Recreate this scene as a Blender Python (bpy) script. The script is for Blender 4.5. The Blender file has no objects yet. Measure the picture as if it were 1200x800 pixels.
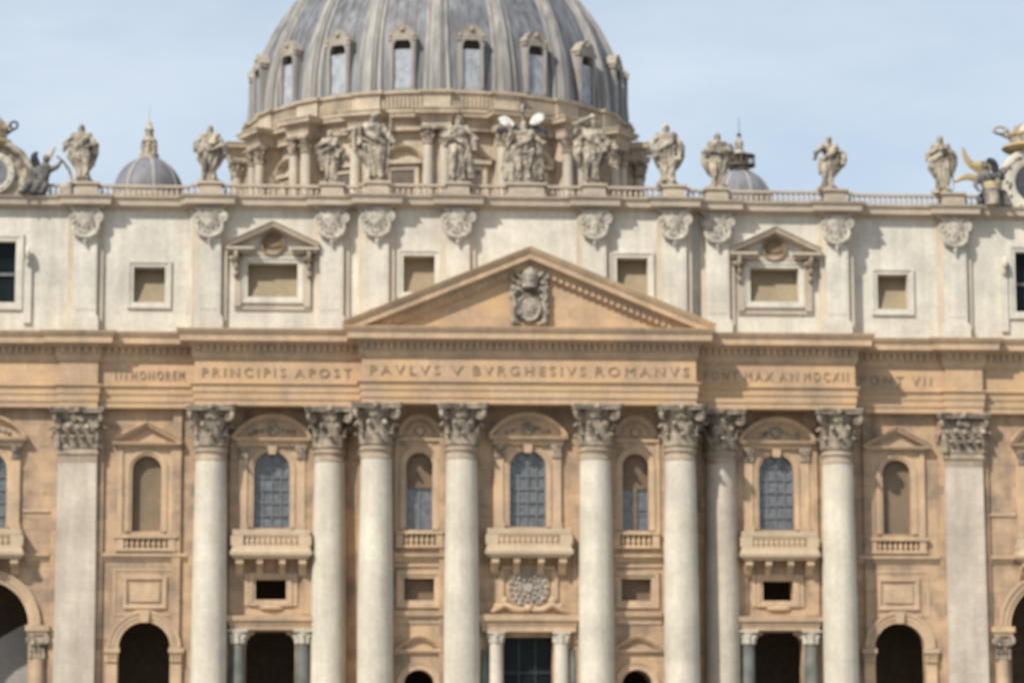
import bpy, bmesh, math, random
from mathutils import Vector, Matrix, noise
from mathutils.geometry import tessellate_polygon
random.seed(7)
PI = math.pi
S = bpy.context.scene
COL = S.collection

# ---------------------------------------------------------------- camera
YAW, PITCH, ROLL = math.radians(4.159), math.radians(8.213), math.radians(-0.1145)
CAM = Vector((-18.48, -240.0, 1.7))
fw = Vector((math.sin(YAW) * math.cos(PITCH), math.cos(YAW) * math.cos(PITCH), math.sin(PITCH)))
rt = fw.cross(Vector((0, 0, 1))).normalized()
up = rt.cross(fw)
r2 = rt * math.cos(ROLL) + up * math.sin(ROLL)
u2 = -rt * math.sin(ROLL) + up * math.cos(ROLL)
cd = bpy.data.cameras.new('camera')
cam = bpy.data.objects.new('camera', cd)
COL.objects.link(cam)
M = Matrix((r2, u2, -fw)).transposed().to_4x4()
M.translation = CAM
cam.matrix_world = M
cd.sensor_width = 36.0
cd.sensor_fit = 'HORIZONTAL'
cd.lens = 105.0
cd.clip_start = 0.5
cd.clip_end = 6000
cd.dof.use_dof = True                      # the photograph is focused far in front of the building
cd.dof.focus_distance = 15.0
cd.dof.aperture_fstop = 5.0
S.camera = cam

# ---------------------------------------------------------------- light
SUN = Vector((-0.92, -1.0, 1.32)).normalized()
EL = math.asin(SUN.z)
w = bpy.data.worlds.new('World')
S.world = w
w.use_nodes = True
wn, wl = w.node_tree.nodes, w.node_tree.links
wn.clear()
sky = wn.new('ShaderNodeTexSky')
sky.sky_type = 'NISHITA'
sky.sun_disc = False
sky.sun_elevation = EL
sky.sun_rotation = math.atan2(SUN.x, SUN.y)
sky.air_density = 1.0
sky.dust_density = 1.2
sky.ozone_density = 1.5
bg = wn.new('ShaderNodeBackground')
bg.inputs['Strength'].default_value = 0.118
tc = wn.new('ShaderNodeTexCoord')
mp = wn.new('ShaderNodeMapping')
mp.inputs['Scale'].default_value = (3.0, 3.0, 9.0)
cl = wn.new('ShaderNodeTexNoise')
cl.inputs['Scale'].default_value = 1.6
cl.inputs['Detail'].default_value = 6
cl.inputs['Roughness'].default_value = 0.55
cr = wn.new('ShaderNodeValToRGB')
cr.color_ramp.elements[0].position = 0.35
cr.color_ramp.elements[0].color = (0.32, 0.32, 0.32, 1)
cr.color_ramp.elements[1].position = 0.75
cr.color_ramp.elements[1].color = (0.72, 0.72, 0.72, 1)
mx = wn.new('ShaderNodeMix')
mx.data_type = 'RGBA'
mx.inputs['B'].default_value = (6.9, 7.5, 8.0, 1)     # thin veil of cloud
wo = wn.new('ShaderNodeOutputWorld')
wl.new(tc.outputs['Generated'], mp.inputs['Vector'])
wl.new(mp.outputs['Vector'], cl.inputs['Vector'])
wl.new(cl.outputs['Fac'], cr.inputs['Fac'])
wl.new(cr.outputs['Color'], mx.inputs['Factor'])
wl.new(sky.outputs['Color'], mx.inputs['A'])
wl.new(mx.outputs['Result'], bg.inputs['Color'])
wl.new(bg.outputs['Background'], wo.inputs['Surface'])

sd = bpy.data.lights.new('sun', 'SUN')
sd.energy = 4.6
sd.angle = math.radians(1.0)
sd.color = (1.0, 0.945, 0.84)
so = bpy.data.objects.new('sun', sd)
COL.objects.link(so)
so.location = (-60, -100, 120)
so.rotation_euler = SUN.to_track_quat('Z', 'Y').to_euler()

S.view_settings.view_transform = 'Standard'
S.view_settings.look = 'None'
S.view_settings.exposure = 0.10
S.view_settings.gamma = 1.0
S.view_settings.use_curve_mapping = False
S.render.engine = 'CYCLES'

# ---------------------------------------------------------------- materials
def stone(name, c, dark=0.72, light=1.12, blocks=0.0, streak=0.25, rough=0.85, tint=None, big=0.22, bump=0.25, bw=2.2, bh=0.75, grime=None, grime_amt=0.0, grime_scale=1.1, vertical=False):
    m = bpy.data.materials.new(name)
    m.use_nodes = True
    n, l = m.node_tree.nodes, m.node_tree.links
    p = n['Principled BSDF']
    p.inputs['Roughness'].default_value = rough
    p.inputs['Specular IOR Level'].default_value = 0.25
    g = n.new('ShaderNodeNewGeometry')
    def nz(scale, det=5, vec=None, ro=0.6):
        t = n.new('ShaderNodeTexNoise')
        t.inputs['Scale'].default_value = scale
        t.inputs['Detail'].default_value = det
        t.inputs['Roughness'].default_value = ro
        l.new(vec or g.outputs['Position'], t.inputs['Vector'])
        return t.outputs['Fac']
    def ramp(sock, a, b, ca, cb):
        r = n.new('ShaderNodeValToRGB')
        r.color_ramp.elements[0].position = a
        r.color_ramp.elements[1].position = b
        r.color_ramp.elements[0].color = (*ca, 1)
        r.color_ramp.elements[1].color = (*cb, 1)
        l.new(sock, r.inputs['Fac'])
        return r.outputs['Color']
    def mul(a, b, f=1.0):
        x = n.new('ShaderNodeMix')
        x.data_type = 'RGBA'
        x.blend_type = 'MULTIPLY'
        x.inputs['Factor'].default_value = f
        l.new(a, x.inputs['A'])
        l.new(b, x.inputs['B'])
        return x.outputs['Result']
    t = tint or c
    mpn = n.new('ShaderNodeMapping')
    mpn.inputs['Scale'].default_value = (1.6, 1.6, 0.14)
    l.new(g.outputs['Position'], mpn.inputs['Vector'])
    base = ramp(nz(big, 6, mpn.outputs['Vector'] if vertical else None), 0.32, 0.68, [v * dark for v in t], [v * light for v in c])
    base = mul(base, ramp(nz(0.8, 5, mpn.outputs['Vector']), 0.35, 0.62, (0.66, 0.64, 0.62), (1, 1, 1)), streak)
    base = mul(base, ramp(nz(3.5, 6), 0.3, 0.7, (0.78, 0.77, 0.76), (1.06, 1.06, 1.06)), 0.6)
    if blocks:
        sx = n.new('ShaderNodeSeparateXYZ')
        cx = n.new('ShaderNodeCombineXYZ')
        l.new(g.outputs['Position'], sx.inputs['Vector'])
        l.new(sx.outputs['X'], cx.inputs['X'])
        l.new(sx.outputs['Z'], cx.inputs['Y'])
        b = n.new('ShaderNodeTexBrick')
        b.inputs['Scale'].default_value = 1.0
        b.inputs['Brick Width'].default_value = bw
        b.inputs['Row Height'].default_value = bh
        b.inputs['Mortar Size'].default_value = 0.02
        b.inputs['Color1'].default_value = (1.05, 1.04, 1.02, 1)
        b.inputs['Color2'].default_value = (0.74, 0.73, 0.74, 1)
        b.inputs['Mortar'].default_value = (0.55, 0.5, 0.46, 1)
        l.new(cx.outputs['Vector'], b.inputs['Vector'])
        base = mul(base, b.outputs['Color'], blocks)
    if grime:
        gm = n.new('ShaderNodeMix')
        gm.data_type = 'RGBA'
        gm.inputs['B'].default_value = (*grime, 1)
        l.new(base, gm.inputs['A'])
        l.new(ramp(nz(grime_scale, 5), 0.45, 0.62, (0, 0, 0), (grime_amt,) * 3), gm.inputs['Factor'])
        base = gm.outputs['Result']
    l.new(base, p.inputs['Base Color'])
    bp = n.new('ShaderNodeBump')
    bp.inputs['Strength'].default_value = bump
    bp.inputs['Distance'].default_value = 0.05
    l.new(nz(6, 6), bp.inputs['Height'])
    l.new(bp.outputs['Normal'], p.inputs['Normal'])
    return m

def plain(name, c, rough=0.5, metal=0.0, var=0.25, scale=1.5, spec=0.5):
    m = bpy.data.materials.new(name)
    m.use_nodes = True
    n, l = m.node_tree.nodes, m.node_tree.links
    p = n['Principled BSDF']
    p.inputs['Roughness'].default_value = rough
    p.inputs['Metallic'].default_value = metal
    p.inputs['Specular IOR Level'].default_value = spec
    g = n.new('ShaderNodeNewGeometry')
    t = n.new('ShaderNodeTexNoise')
    t.inputs['Scale'].default_value = scale
    t.inputs['Detail'].default_value = 5
    r = n.new('ShaderNodeValToRGB')
    r.color_ramp.elements[0].position = 0.3
    r.color_ramp.elements[1].position = 0.7
    r.color_ramp.elements[0].color = (*[v * (1 - var) for v in c], 1)
    r.color_ramp.elements[1].color = (*[v * (1 + var) for v in c], 1)
    l.new(g.outputs['Position'], t.inputs['Vector'])
    l.new(t.outputs['Fac'], r.inputs['Fac'])
    l.new(r.outputs['Color'], p.inputs['Base Color'])
    return m

OCH = stone('ochre_travertine', (0.575, 0.395, 0.245), blocks=0.5, bw=3.2, bh=0.8, tint=(0.50, 0.37, 0.26), dark=0.82, grime=(0.56, 0.36, 0.18), grime_amt=0.55, grime_scale=0.35)
OCHW = stone('ochre_wall', (0.51, 0.358, 0.23), blocks=0.85, tint=(0.375, 0.295, 0.23), dark=0.82, streak=0.65, big=0.35, bw=1.9, bh=0.95, grime=(0.56, 0.385, 0.235), grime_amt=0.6, grime_scale=0.5)
OCHT = stone('ochre_trim', (0.56, 0.395, 0.25), tint=(0.48, 0.36, 0.255), dark=0.85, big=0.4, streak=0.4)
CREAM = stone('cream_balcony_stone', (0.54, 0.425, 0.295), dark=0.85)
NECK = stone('tan_neck_stone', (0.42, 0.335, 0.25), tint=(.34, .275, .21), dark=0.8, big=0.8)
WHT = stone('pale_column_travertine', (0.63, 0.585, 0.49), tint=(0.58, 0.53, 0.445), dark=0.86, blocks=0.22, bw=60, bh=2.6, streak=0.45, grime=(0.45, 0.41, 0.35), grime_amt=0.35, grime_scale=0.7)
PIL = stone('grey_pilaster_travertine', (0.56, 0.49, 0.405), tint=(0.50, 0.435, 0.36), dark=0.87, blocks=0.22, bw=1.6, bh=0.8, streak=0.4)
ATT = stone('pale_attic_travertine', (0.64, 0.605, 0.52), tint=(0.60, 0.57, 0.50), dark=0.9, blocks=0.2, bw=3, bh=1.1, streak=0.45, big=0.35)
ATB = stone('peach_attic_strip', (0.60, 0.52, 0.41), tint=(0.54, 0.47, 0.38), dark=0.9, streak=0.4)
ATC = stone('weathered_cornice_travertine', (0.50, 0.42, 0.325), tint=(0.45, 0.385, 0.315), dark=0.85, streak=0.3)
CAP = stone('weathered_capital_travertine', (0.46, 0.38, 0.285), tint=(0.31, 0.26, 0.205), dark=0.75, streak=0.3, big=1.2, grime=(0.095, 0.082, 0.07), grime_amt=0.85, grime_scale=1.3)
STA = stone('statue_travertine', (0.52, 0.45, 0.35), tint=(0.42, 0.365, 0.295), dark=0.8, streak=0.5, big=0.9, grime=(0.10, 0.09, 0.08), grime_amt=0.85, grime_scale=1.2, bump=0.5)
DRM = stone('drum_travertine', (0.57, 0.475, 0.35), tint=(0.46, 0.39, 0.315), dark=0.8, streak=0.45, big=0.4)
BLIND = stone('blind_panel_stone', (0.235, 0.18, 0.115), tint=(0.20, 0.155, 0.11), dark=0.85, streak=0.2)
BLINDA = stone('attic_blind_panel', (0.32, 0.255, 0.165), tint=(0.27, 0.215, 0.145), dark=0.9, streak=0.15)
LEAD = stone('dome_lead', (0.225, 0.235, 0.255), tint=(0.14, 0.14, 0.15), dark=0.8, streak=0.9, rough=0.5, big=0.55, vertical=True)
LEADR = stone('dome_rib_lead', (0.37, 0.355, 0.335), tint=(0.29, 0.28, 0.27), dark=0.86, streak=0.8, rough=0.6, vertical=True, big=0.7)
LEADB = stone('blue_cupola_lead', (0.215, 0.215, 0.24), tint=(0.18, 0.175, 0.19), dark=0.85, streak=0.7, rough=0.55)
GLASS = plain('dark_window_glass', (0.12, 0.127, 0.137), rough=0.14, var=0.45, scale=2.2, spec=0.7)
GLASSD = plain('dark_door_glass', (0.008, 0.012, 0.013), rough=0.2, var=0.5, scale=0.5, spec=0.12)
GLASSP = plain('dormer_glass_sky_tone', (0.33, 0.35, 0.38), rough=0.25, var=0.3, scale=0.9)  # pale base colour stands in for sky reflected in the dormer panes
SHUT = plain('brown_shutter_wood', (0.155, 0.105, 0.065), rough=0.7, var=0.2)
BAR = plain('grey_glazing_bar_metal', (0.16, 0.16, 0.165), rough=0.6)
GREEN = plain('grey_green_marble', (0.135, 0.14, 0.125), rough=0.5, var=0.35, scale=0.8, spec=0.3)
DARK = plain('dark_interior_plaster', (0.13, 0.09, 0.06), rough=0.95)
BRONZE = plain('blackened_bronze', (0.045, 0.05, 0.06), rough=0.5, metal=0.3, var=0.4)
GOLD = plain('gilded_ochre_metal', (0.40, 0.30, 0.155), rough=0.6, metal=0.1)
WHITEM = plain('bright_white_metal', (0.62, 0.62, 0.57), rough=0.5, metal=0.05, var=0.2, scale=3)
LETTER = plain('grey_bronze_letter', (0.28, 0.20, 0.13), rough=0.6)
PALEW = stone('lit_passage_plaster', (0.36, 0.34, 0.31), tint=(0.32, 0.30, 0.28), dark=0.9)
COBBLE = stone('cobble_ground', (0.22, 0.21, 0.195), blocks=0.0, dark=0.8)
STEP = stone('step_travertine', (0.42, 0.40, 0.36), dark=0.85)
ROOF = stone('roof_tile', (0.30, 0.19, 0.12), dark=0.8)

# ---------------------------------------------------------------- mesh builder
class MB:
    def __init__(s):
        s.bm = bmesh.new()
    def face(s, vs):
        try:
            return s.bm.faces.new(vs)
        except ValueError:
            return None
    def poly(s, pts):
        return s.face([s.bm.verts.new(p) for p in pts])
    def box(s, x0, x1, y0, y1, z0, z1):
        v = [s.bm.verts.new((x, y, z)) for z in (z0, z1) for y in (y0, y1) for x in (x0, x1)]
        for f in ((0, 2, 3, 1), (4, 5, 7, 6), (0, 1, 5, 4), (2, 6, 7, 3), (0, 4, 6, 2), (1, 3, 7, 5)):
            s.face([v[i] for i in f])
        return s
    def prism(s, pts, y0, y1):
        """polygon in x,z pushed from y0 to y1"""
        a = [s.bm.verts.new((p[0], y0, p[1])) for p in pts]
        b = [s.bm.verts.new((p[0], y1, p[1])) for p in pts]
        s.face(a)
        s.face(b[::-1])
        k = len(pts)
        for i in range(k):
            s.face([a[i], b[i], b[(i + 1) % k], a[(i + 1) % k]])
        return s
    def slab(s, pts, z0, z1):
        a = [s.bm.verts.new((p[0], p[1], z0)) for p in pts]
        b = [s.bm.verts.new((p[0], p[1], z1)) for p in pts]
        s.face(a[::-1])
        s.face(b)
        k = len(pts)
        for i in range(k):
            s.face([a[i], a[(i + 1) % k], b[(i + 1) % k], b[i]])
        return s
    def rings(s, rs, cap=True, close=True):
        R = [[s.bm.verts.new(p) for p in r] for r in rs]
        k = len(R[0])
        for a, b in zip(R, R[1:]):
            for i in range(k if close else k - 1):
                s.face([a[i], a[(i + 1) % k], b[(i + 1) % k], b[i]])
        if cap:
            s.face(R[0][::-1])
            s.face(R[-1])
        return s
    def lathe(s, prof, cx=0, cy=0, n=24, a0=0, a1=2 * PI, cap=True):
        full = abs(a1 - a0 - 2 * PI) < 1e-6
        k = n if full else n + 1
        s.rings([[(cx + r * math.cos(a0 + (a1 - a0) * i / n), cy + r * math.sin(a0 + (a1 - a0) * i / n), z) for i in range(k)] for r, z in prof], cap, True)
        return s
    def disc(s, prof, cx, cz, y, n=32, sx=1.0, sz=1.0):
        """lathe about the y axis: prof of (radius, forward)"""
        s.rings([[(cx + sx * r * math.cos(2 * PI * i / n), y - h, cz + sz * r * math.sin(2 * PI * i / n)) for i in range(n)] for r, h in prof])
        return s
    def ball(s, c, r, sc=(1, 1, 1), sub=2):
        m = Matrix.Translation(c) @ Matrix.Diagonal((*[r * v for v in sc], 1))
        bmesh.ops.create_icosphere(s.bm, subdivisions=sub, radius=1, matrix=m)
        return s
    def cap(s, p0, r0, p1, r1, n=10, ends=True):
        p0, p1 = Vector(p0), Vector(p1)
        d = p1 - p0
        L = d.length
        if L > 1e-5:
            m = Matrix.Translation((p0 + p1) / 2) @ d.to_track_quat('Z', 'Y').to_matrix().to_4x4()
            bmesh.ops.create_cone(s.bm, cap_ends=True, segments=n, radius1=r0, radius2=r1, depth=L, matrix=m)
        if ends:
            s.ball(p0, r0, sub=1 if n < 8 else 2)
            s.ball(p1, r1, sub=1 if n < 8 else 2)
        return s
    def chain(s, pts, n=10):
        for (a, ra), (b, rb) in zip(pts, pts[1:]):
            s.cap(a, ra, b, rb, n)
        return s
    def tube(s, pts, r, n=8):
        pts = [Vector(p) for p in pts]
        rs = r if isinstance(r, (list, tuple)) else [r] * len(pts)
        out = []
        for i, p in enumerate(pts):
            d = (pts[min(i + 1, len(pts) - 1)] - pts[max(i - 1, 0)]).normalized()
            a = d.cross(Vector((0.13, 1, 0.21))).normalized()
            b = d.cross(a)
            out.append([p + rs[i] * (a * math.cos(2 * PI * k / n) + b * math.sin(2 * PI * k / n)) for k in range(n)])
        return s.rings(out)
    def sweep(s, path, prof, mapf, closed=False):
        """closed profile (d, h) swept along a path in a plane with mitred corners"""
        P = [Vector(p) for p in path]
        k = len(P)
        rs = []
        for i in range(k):
            def nrm(a, b):
                d = (b - a).normalized()
                return Vector((d.y, -d.x))
            if closed or 0 < i < k - 1:
                n1, n2 = nrm(P[i - 1], P[i]), nrm(P[i], P[(i + 1) % k])
                m = (n1 + n2) / max(1 + n1.dot(n2), 0.2)
            elif i == 0:
                m = nrm(P[0], P[1])
            else:
                m = nrm(P[-2], P[-1])
            rs.append([mapf(P[i].x + m.x * d, P[i].y + m.y * d, h) for d, h in prof])
        if closed:
            rs.append(rs[0])
            R = [[s.bm.verts.new(p) for p in r] for r in rs[:-1]]
            q = len(prof)
            for i in range(k):
                a, b = R[i], R[(i + 1) % k]
                for j in range(q):
                    s.face([a[j], a[(j + 1) % q], b[(j + 1) % q], b[j]])
            return s
        return s.rings(rs)
    def plan(s, path, prof, closed=False):
        return s.sweep(path, prof, lambda a, b, h: (a, b, h), closed)
    def elev(s, path, prof, y, closed=False):
        return s.sweep(path, prof, lambda a, b, h: (a, y - h, b), closed)
    def wall(s, outline, holes, y, depth, sides=True):
        loops = [outline] + holes
        vl = [[Vector((p[0], p[1], 0)) for p in lp] for lp in loops]
        flat = [p for lp in loops for p in lp]
        bv = [s.bm.verts.new((p[0], y, p[1])) for p in flat]
        for t in tessellate_polygon(vl):
            s.face([bv[i] for i in t])
        o = 0
        for q, lp in enumerate(loops):
            k = len(lp)
            if q or sides:
                back = [s.bm.verts.new((p[0], y + depth, p[1])) for p in lp]
                for i in range(k):
                    s.face([bv[o + i], bv[o + (i + 1) % k], back[(i + 1) % k], back[i]])
            o += k
        return s
    def mesh(s, name, mat, smooth=None):
        bmesh.ops.recalc_face_normals(s.bm, faces=s.bm.faces)
        me = bpy.data.meshes.new(name)
        if smooth:
            for f in s.bm.faces:
                f.smooth = True
            lim = math.radians(smooth)
            for e in s.bm.edges:
                if len(e.link_faces) == 2 and e.calc_face_angle(0) > lim:
                    e.smooth = False
        s.bm.to_mesh(me)
        s.bm.free()
        if mat:
            me.materials.append(mat)
        return me

def obj(name, me, parent=None, loc=(0, 0, 0), rz=0, label=None):
    o = bpy.data.objects.new(name, me)
    COL.objects.link(o)
    o.location = loc
    o.rotation_euler = (0, 0, rz)
    if parent:
        o.parent = parent
    if label:
        o['label'] = label
    return o
def build(name, mb, mat, parent=None, loc=(0, 0, 0), rz=0, smooth=None, label=None):
    return obj(name, mb.mesh(name, mat, smooth), parent, loc, rz, label)
def thing(name, label, cat, loc=(0, 0, 0), group=None):
    o = obj(name, None, None, loc)
    o['label'] = label
    o['category'] = cat
    if group:
        o['group'] = group
    return o
def tag(o, label, cat, group=None):
    o['label'] = label
    o['category'] = cat
    if group:
        o['group'] = group
    return o
def struct(name, mb, mat):
    o = build(name, mb, mat)
    o['kind'] = 'structure'
    return o

def rect(x0, x1, z0, z1):
    return [(x0, z0), (x1, z0), (x1, z1), (x0, z1)]
def arch(cx, hw, z0, zs, n=14, k=1.0):
    return [(cx - hw, z0), (cx + hw, z0)] + [(cx + hw * math.cos(PI * i / n), zs + k * hw * math.sin(PI * i / n)) for i in range(n + 1)]
def archtop(cx, hw, zs, n=14):
    return [(cx + hw * math.cos(PI * i / n), zs + hw * math.sin(PI * i / n)) for i in range(n + 1)]

# ---------------------------------------------------------------- ground
mb = MB()
mb.box(-900, 900, -1200, 2500, -1, 0)
struct('ground', mb, COBBLE)
mb = MB()
for i in range(11):
    mb.box(-46 - 0.2 * i, 46 + 0.2 * i, -8 - 1.2 * (11 - i), 6, 0.3 * i + (0.004 if i == 0 else 0), 0.3 * (i + 1))
struct('steps', mb, STEP)

# ---------------------------------------------------------------- the basilica
B = thing('basilica', 'ochre and white travertine church front with giant columns, pediment and inscribed frieze below the dome', 'church')
YC, YM, YO = -2.9, -0.7, 0.0        # wall planes: centre, mid, outer
XC, XM, XE = 12.6, 26.0, 50.0
ZF, ZE, ZK, ZT = 3.3, 30.7, 36.8, 46.9

# --- lower wall with its openings
holesC, holesM, holesO = [], [], []
holesC.append(arch(0, 1.46, 21.1, 25.9))
holesC.append(rect(-1.97, 1.97, ZF, 12.35))
for s in (-1, 1):
    c = 8.66 * s
    holesC.append(arch(c, 1.05, 20.85, 25.95))
    holesC.append(rect(c - 1.2, c + 1.2, 15.25, 17.0))
    holesC.append(arch(c, 1.2, ZF, 8.6))
mb = MB()
mb.wall(rect(-XC, XC, ZF, ZE), holesC, YC, 3.2)
build('wall', mb, OCHW, B)
for s in (-1, 1):
    c = 20.4 * s
    h = [arch(c, 1.45, 21.1, 25.8), rect(c - 1.22, c + 1.22, 15.4, 17.0), rect(c - 1.95, c + 1.95, ZF, 12.9)]
    a, b = sorted((XC * s, XM * s))
    mb = MB()
    mb.wall(rect(a, b, ZF, ZE), h, YM, 1.5)
    build('wall', mb, OCHW, B)
    c = 30.4 * s
    d = 43.1 * s
    h = [arch(c, 1.17, 20.85, 25.78), arch(c, 2.05, ZF, 11.6), arch(d, 3.55, ZF, 13.35), arch(d, 1.6, 21.1, 25.8)]
    a, b = sorted((XM * s, XE * s))
    mb = MB()
    mb.wall(rect(a, b, ZF, ZE), h, YO, 0.8)
    build('wall', mb, OCHW, B)

# --- dark portico behind the openings
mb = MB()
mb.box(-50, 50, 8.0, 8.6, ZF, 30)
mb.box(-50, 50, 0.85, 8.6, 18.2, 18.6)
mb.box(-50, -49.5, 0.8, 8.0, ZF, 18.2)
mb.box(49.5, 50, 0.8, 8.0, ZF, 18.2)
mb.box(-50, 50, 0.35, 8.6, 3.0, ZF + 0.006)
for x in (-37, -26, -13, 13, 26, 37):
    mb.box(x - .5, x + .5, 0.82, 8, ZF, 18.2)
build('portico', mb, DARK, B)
mb = MB()
mb.prism([(-47.5, ZF + .01), (-37.4, ZF + .01), (-37.4, 14.4), (-38.6, 14.3), (-40.2, 13.7), (-42.0, 12.7), (-44, 11.2), (-47.5, 8)], 4.6, 5.0)  # pale wall, sloping top shaped as the edge of the sunlit patch
build('passage_lit_patch', mb, PALEW, B)
# main body behind the front
mb = MB()
mb.box(-50, 50, 9, 24, 0, 46)
mb.box(-34, 34, 24, 200, 0, 44)
mb.box(-48, 48, 110, 190, 0, 46)
mb.prism([(-34, 44), (34, 44), (0, 52)], 24, 125)
build('nave', mb, ROOF, B)

# --- giant order
def col_prof(rb, rt_, z0, z1, n=12):
    out = []
    for i in range(n + 1):
        t = i / n
        e = rb if t < .3 else rb - (rb - rt_) * ((t - .3) / .7) ** 1.6
        out.append((e, z0 + (z1 - z0) * t))
    return out
mb = MB()
mb.lathe(col_prof(1.40, 1.22, 5.0, 26.3), n=40)
ME_SHAFT = mb.mesh('column', WHT, 40)
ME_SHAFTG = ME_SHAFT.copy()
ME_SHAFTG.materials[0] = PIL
mb = MB()
mb.lathe([(1.22, 26.3), (1.26, 26.34), (1.26, 26.5), (1.22, 26.55), (1.22, 26.95), (1.34, 27.0), (1.34, 27.2), (1.25, 27.25), (1.25, 27.4)], n=40)
ME_NECK = mb.mesh('necking', NECK, 40)
mb = MB()
mb.box(-1.95, 1.95, -1.95, 1.95, 3.3, 4.0)
mb.lathe([(1.9, 4.0), (1.98, 4.2), (1.9, 4.4), (1.62, 4.5), (1.62, 4.62), (1.72, 4.75), (1.62, 4.9), (1.45, 5.0)], n=40)
ME_BASE = mb.mesh('column_base', WHT, 40)

def leaf(mb, px, py, dx, dy, z, h, wid, curl, r0=0.04):
    """acanthus leaf: a thick lobed strip rising at (px,py), curling out along (dx,dy)"""
    tx, ty = -dy, dx
    rows = 7
    F, K = [], []
    for i in range(rows):
        t = i / (rows - 1)
        out = r0 + curl * t ** 3 * 1.0
        zz = z + h * (t if t < .8 else .8 + (t - .8) * .6) - (0.25 * h * max(0, t - .86) / .14 if t > .86 else 0)
        ww = wid * (0.5 + .5 * math.sin(PI * min(1, .25 + t * .75))) * (1.0 if i % 2 == 0 else .78) * (1 - .35 * t)
        fr, bk = [], []
        for u in (-1, -.5, 0, .5, 1):
            o = out + 0.07 * (1 - abs(u)) + (0.05 if abs(u) == .5 else 0)
            fr.append((px + dx * o + tx * u * ww, py + dy * o + ty * u * ww, zz))
            bk.append((px + dx * (o - .12) + tx * u * ww, py + dy * (o - .12) + ty * u * ww, zz - .05))
        F.append(fr + bk[::-1])
    mb.rings(F)

def volute(mb, c, axis, r, thick):
    c, axis = Vector(c), Vector(axis).normalized()
    a = Vector((0, 0, 1))
    b = axis.cross(a)
    pts, rad = [], []
    for i in range(26):
        t = i / 25
        an = t * 2 * PI * 1.6
        rr = r * (1 - .8 * t)
        pts.append(c + a * math.cos(an) * rr + b * math.sin(an) * rr)
        rad.append(thick * (1 - .4 * t))
    mb.tube(pts, rad, 6)
    mb.cap(c - axis * thick, r * .3, c + axis * thick, r * .3, 8, False)

def corinthian(neck, h, wid, square=False):
    mb = MB()
    if square:
        mb.box(-neck, neck, -neck, neck, 0, h * .85)
    else:
        mb.lathe([(neck, 0), (neck, h * .5), (neck * 1.12, h * .75), (neck * 1.3, h * .86)], n=28)
    cols = []
    if square:
        for k in range(4):
            ang = -PI / 2 + k * PI / 2
            d = (round(math.cos(ang)), round(math.sin(ang)))
            for off, row in ((-.75, 0), (-.25, 0), (.25, 0), (.75, 0), (-1, 1), (-.5, 1), (0, 1), (.5, 1), (1, 1)):
                cols.append((d[0] * neck - d[1] * off * neck, d[1] * neck + d[0] * off * neck, d[0], d[1], row))
    else:
        for k in range(16):
            an = -PI / 2 + k * PI / 8
            cols.append((neck * math.cos(an), neck * math.sin(an), math.cos(an), math.sin(an), k % 2))
    for x, y, dx, dy, row in cols:
        leaf(mb, x, y, dx, dy, 0.02 * h, h * (.38 if row == 0 else .70) * random.uniform(.93, 1.05), .34 * neck, random.uniform(.34, .44) * neck if row == 0 else random.uniform(.42, .54) * neck)
    for k in range(4):
        an = PI / 4 + k * PI / 2
        R = wid * 1.24
        x, y = R * math.cos(an), R * math.sin(an)
        volute(mb, (x * .93, y * .93, h * .75), (-math.sin(an), math.cos(an), 0), h * .145, h * .065)
        b0 = neck * (1.3 if square else .95)
        mb.tube([(b0 * math.cos(an), b0 * math.sin(an), h * .45), (b0 * 1.06 * math.cos(an), b0 * 1.06 * math.sin(an), h * .65), (x * .93, y * .93, h * .88)], [.16, .13, .12], 7)
        an2 = k * PI / 2
        f = neck * 1.12
        for sg in (-1, 1):
            c = (f * math.cos(an2) - sg * .28 * math.sin(an2), f * math.sin(an2) + sg * .28 * math.cos(an2), h * .74)
            volute(mb, c, (math.cos(an2), math.sin(an2), 0), h * .075, h * .035)
        mb.ball((wid * 1.0 * math.cos(an2), wid * 1.0 * math.sin(an2), h * .93), h * .09)
    pts = []
    for k in range(4):
        a0 = -3 * PI / 4 + k * PI / 2
        for j in range(7):
            t = j / 6
            a = a0 + (t * .92 + .04) * PI / 2
            sq = wid * 1.16 / max(abs(math.cos(a)), abs(math.sin(a)))
            rr = sq * (1 - .16 * math.sin(PI * t))
            pts.append((rr * math.cos(a), rr * math.sin(a)))
    mb.slab(pts, h * .87, h * .94)
    mb.slab([(x * 1.05, y * 1.05) for x, y in pts], h * .942, h)
    return mb.mesh('capital', CAP, 50)
ME_CAP = corinthian(1.25, 3.3, 1.72)
ME_PCAP = corinthian(1.50, 3.3, 1.92, True)

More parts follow.
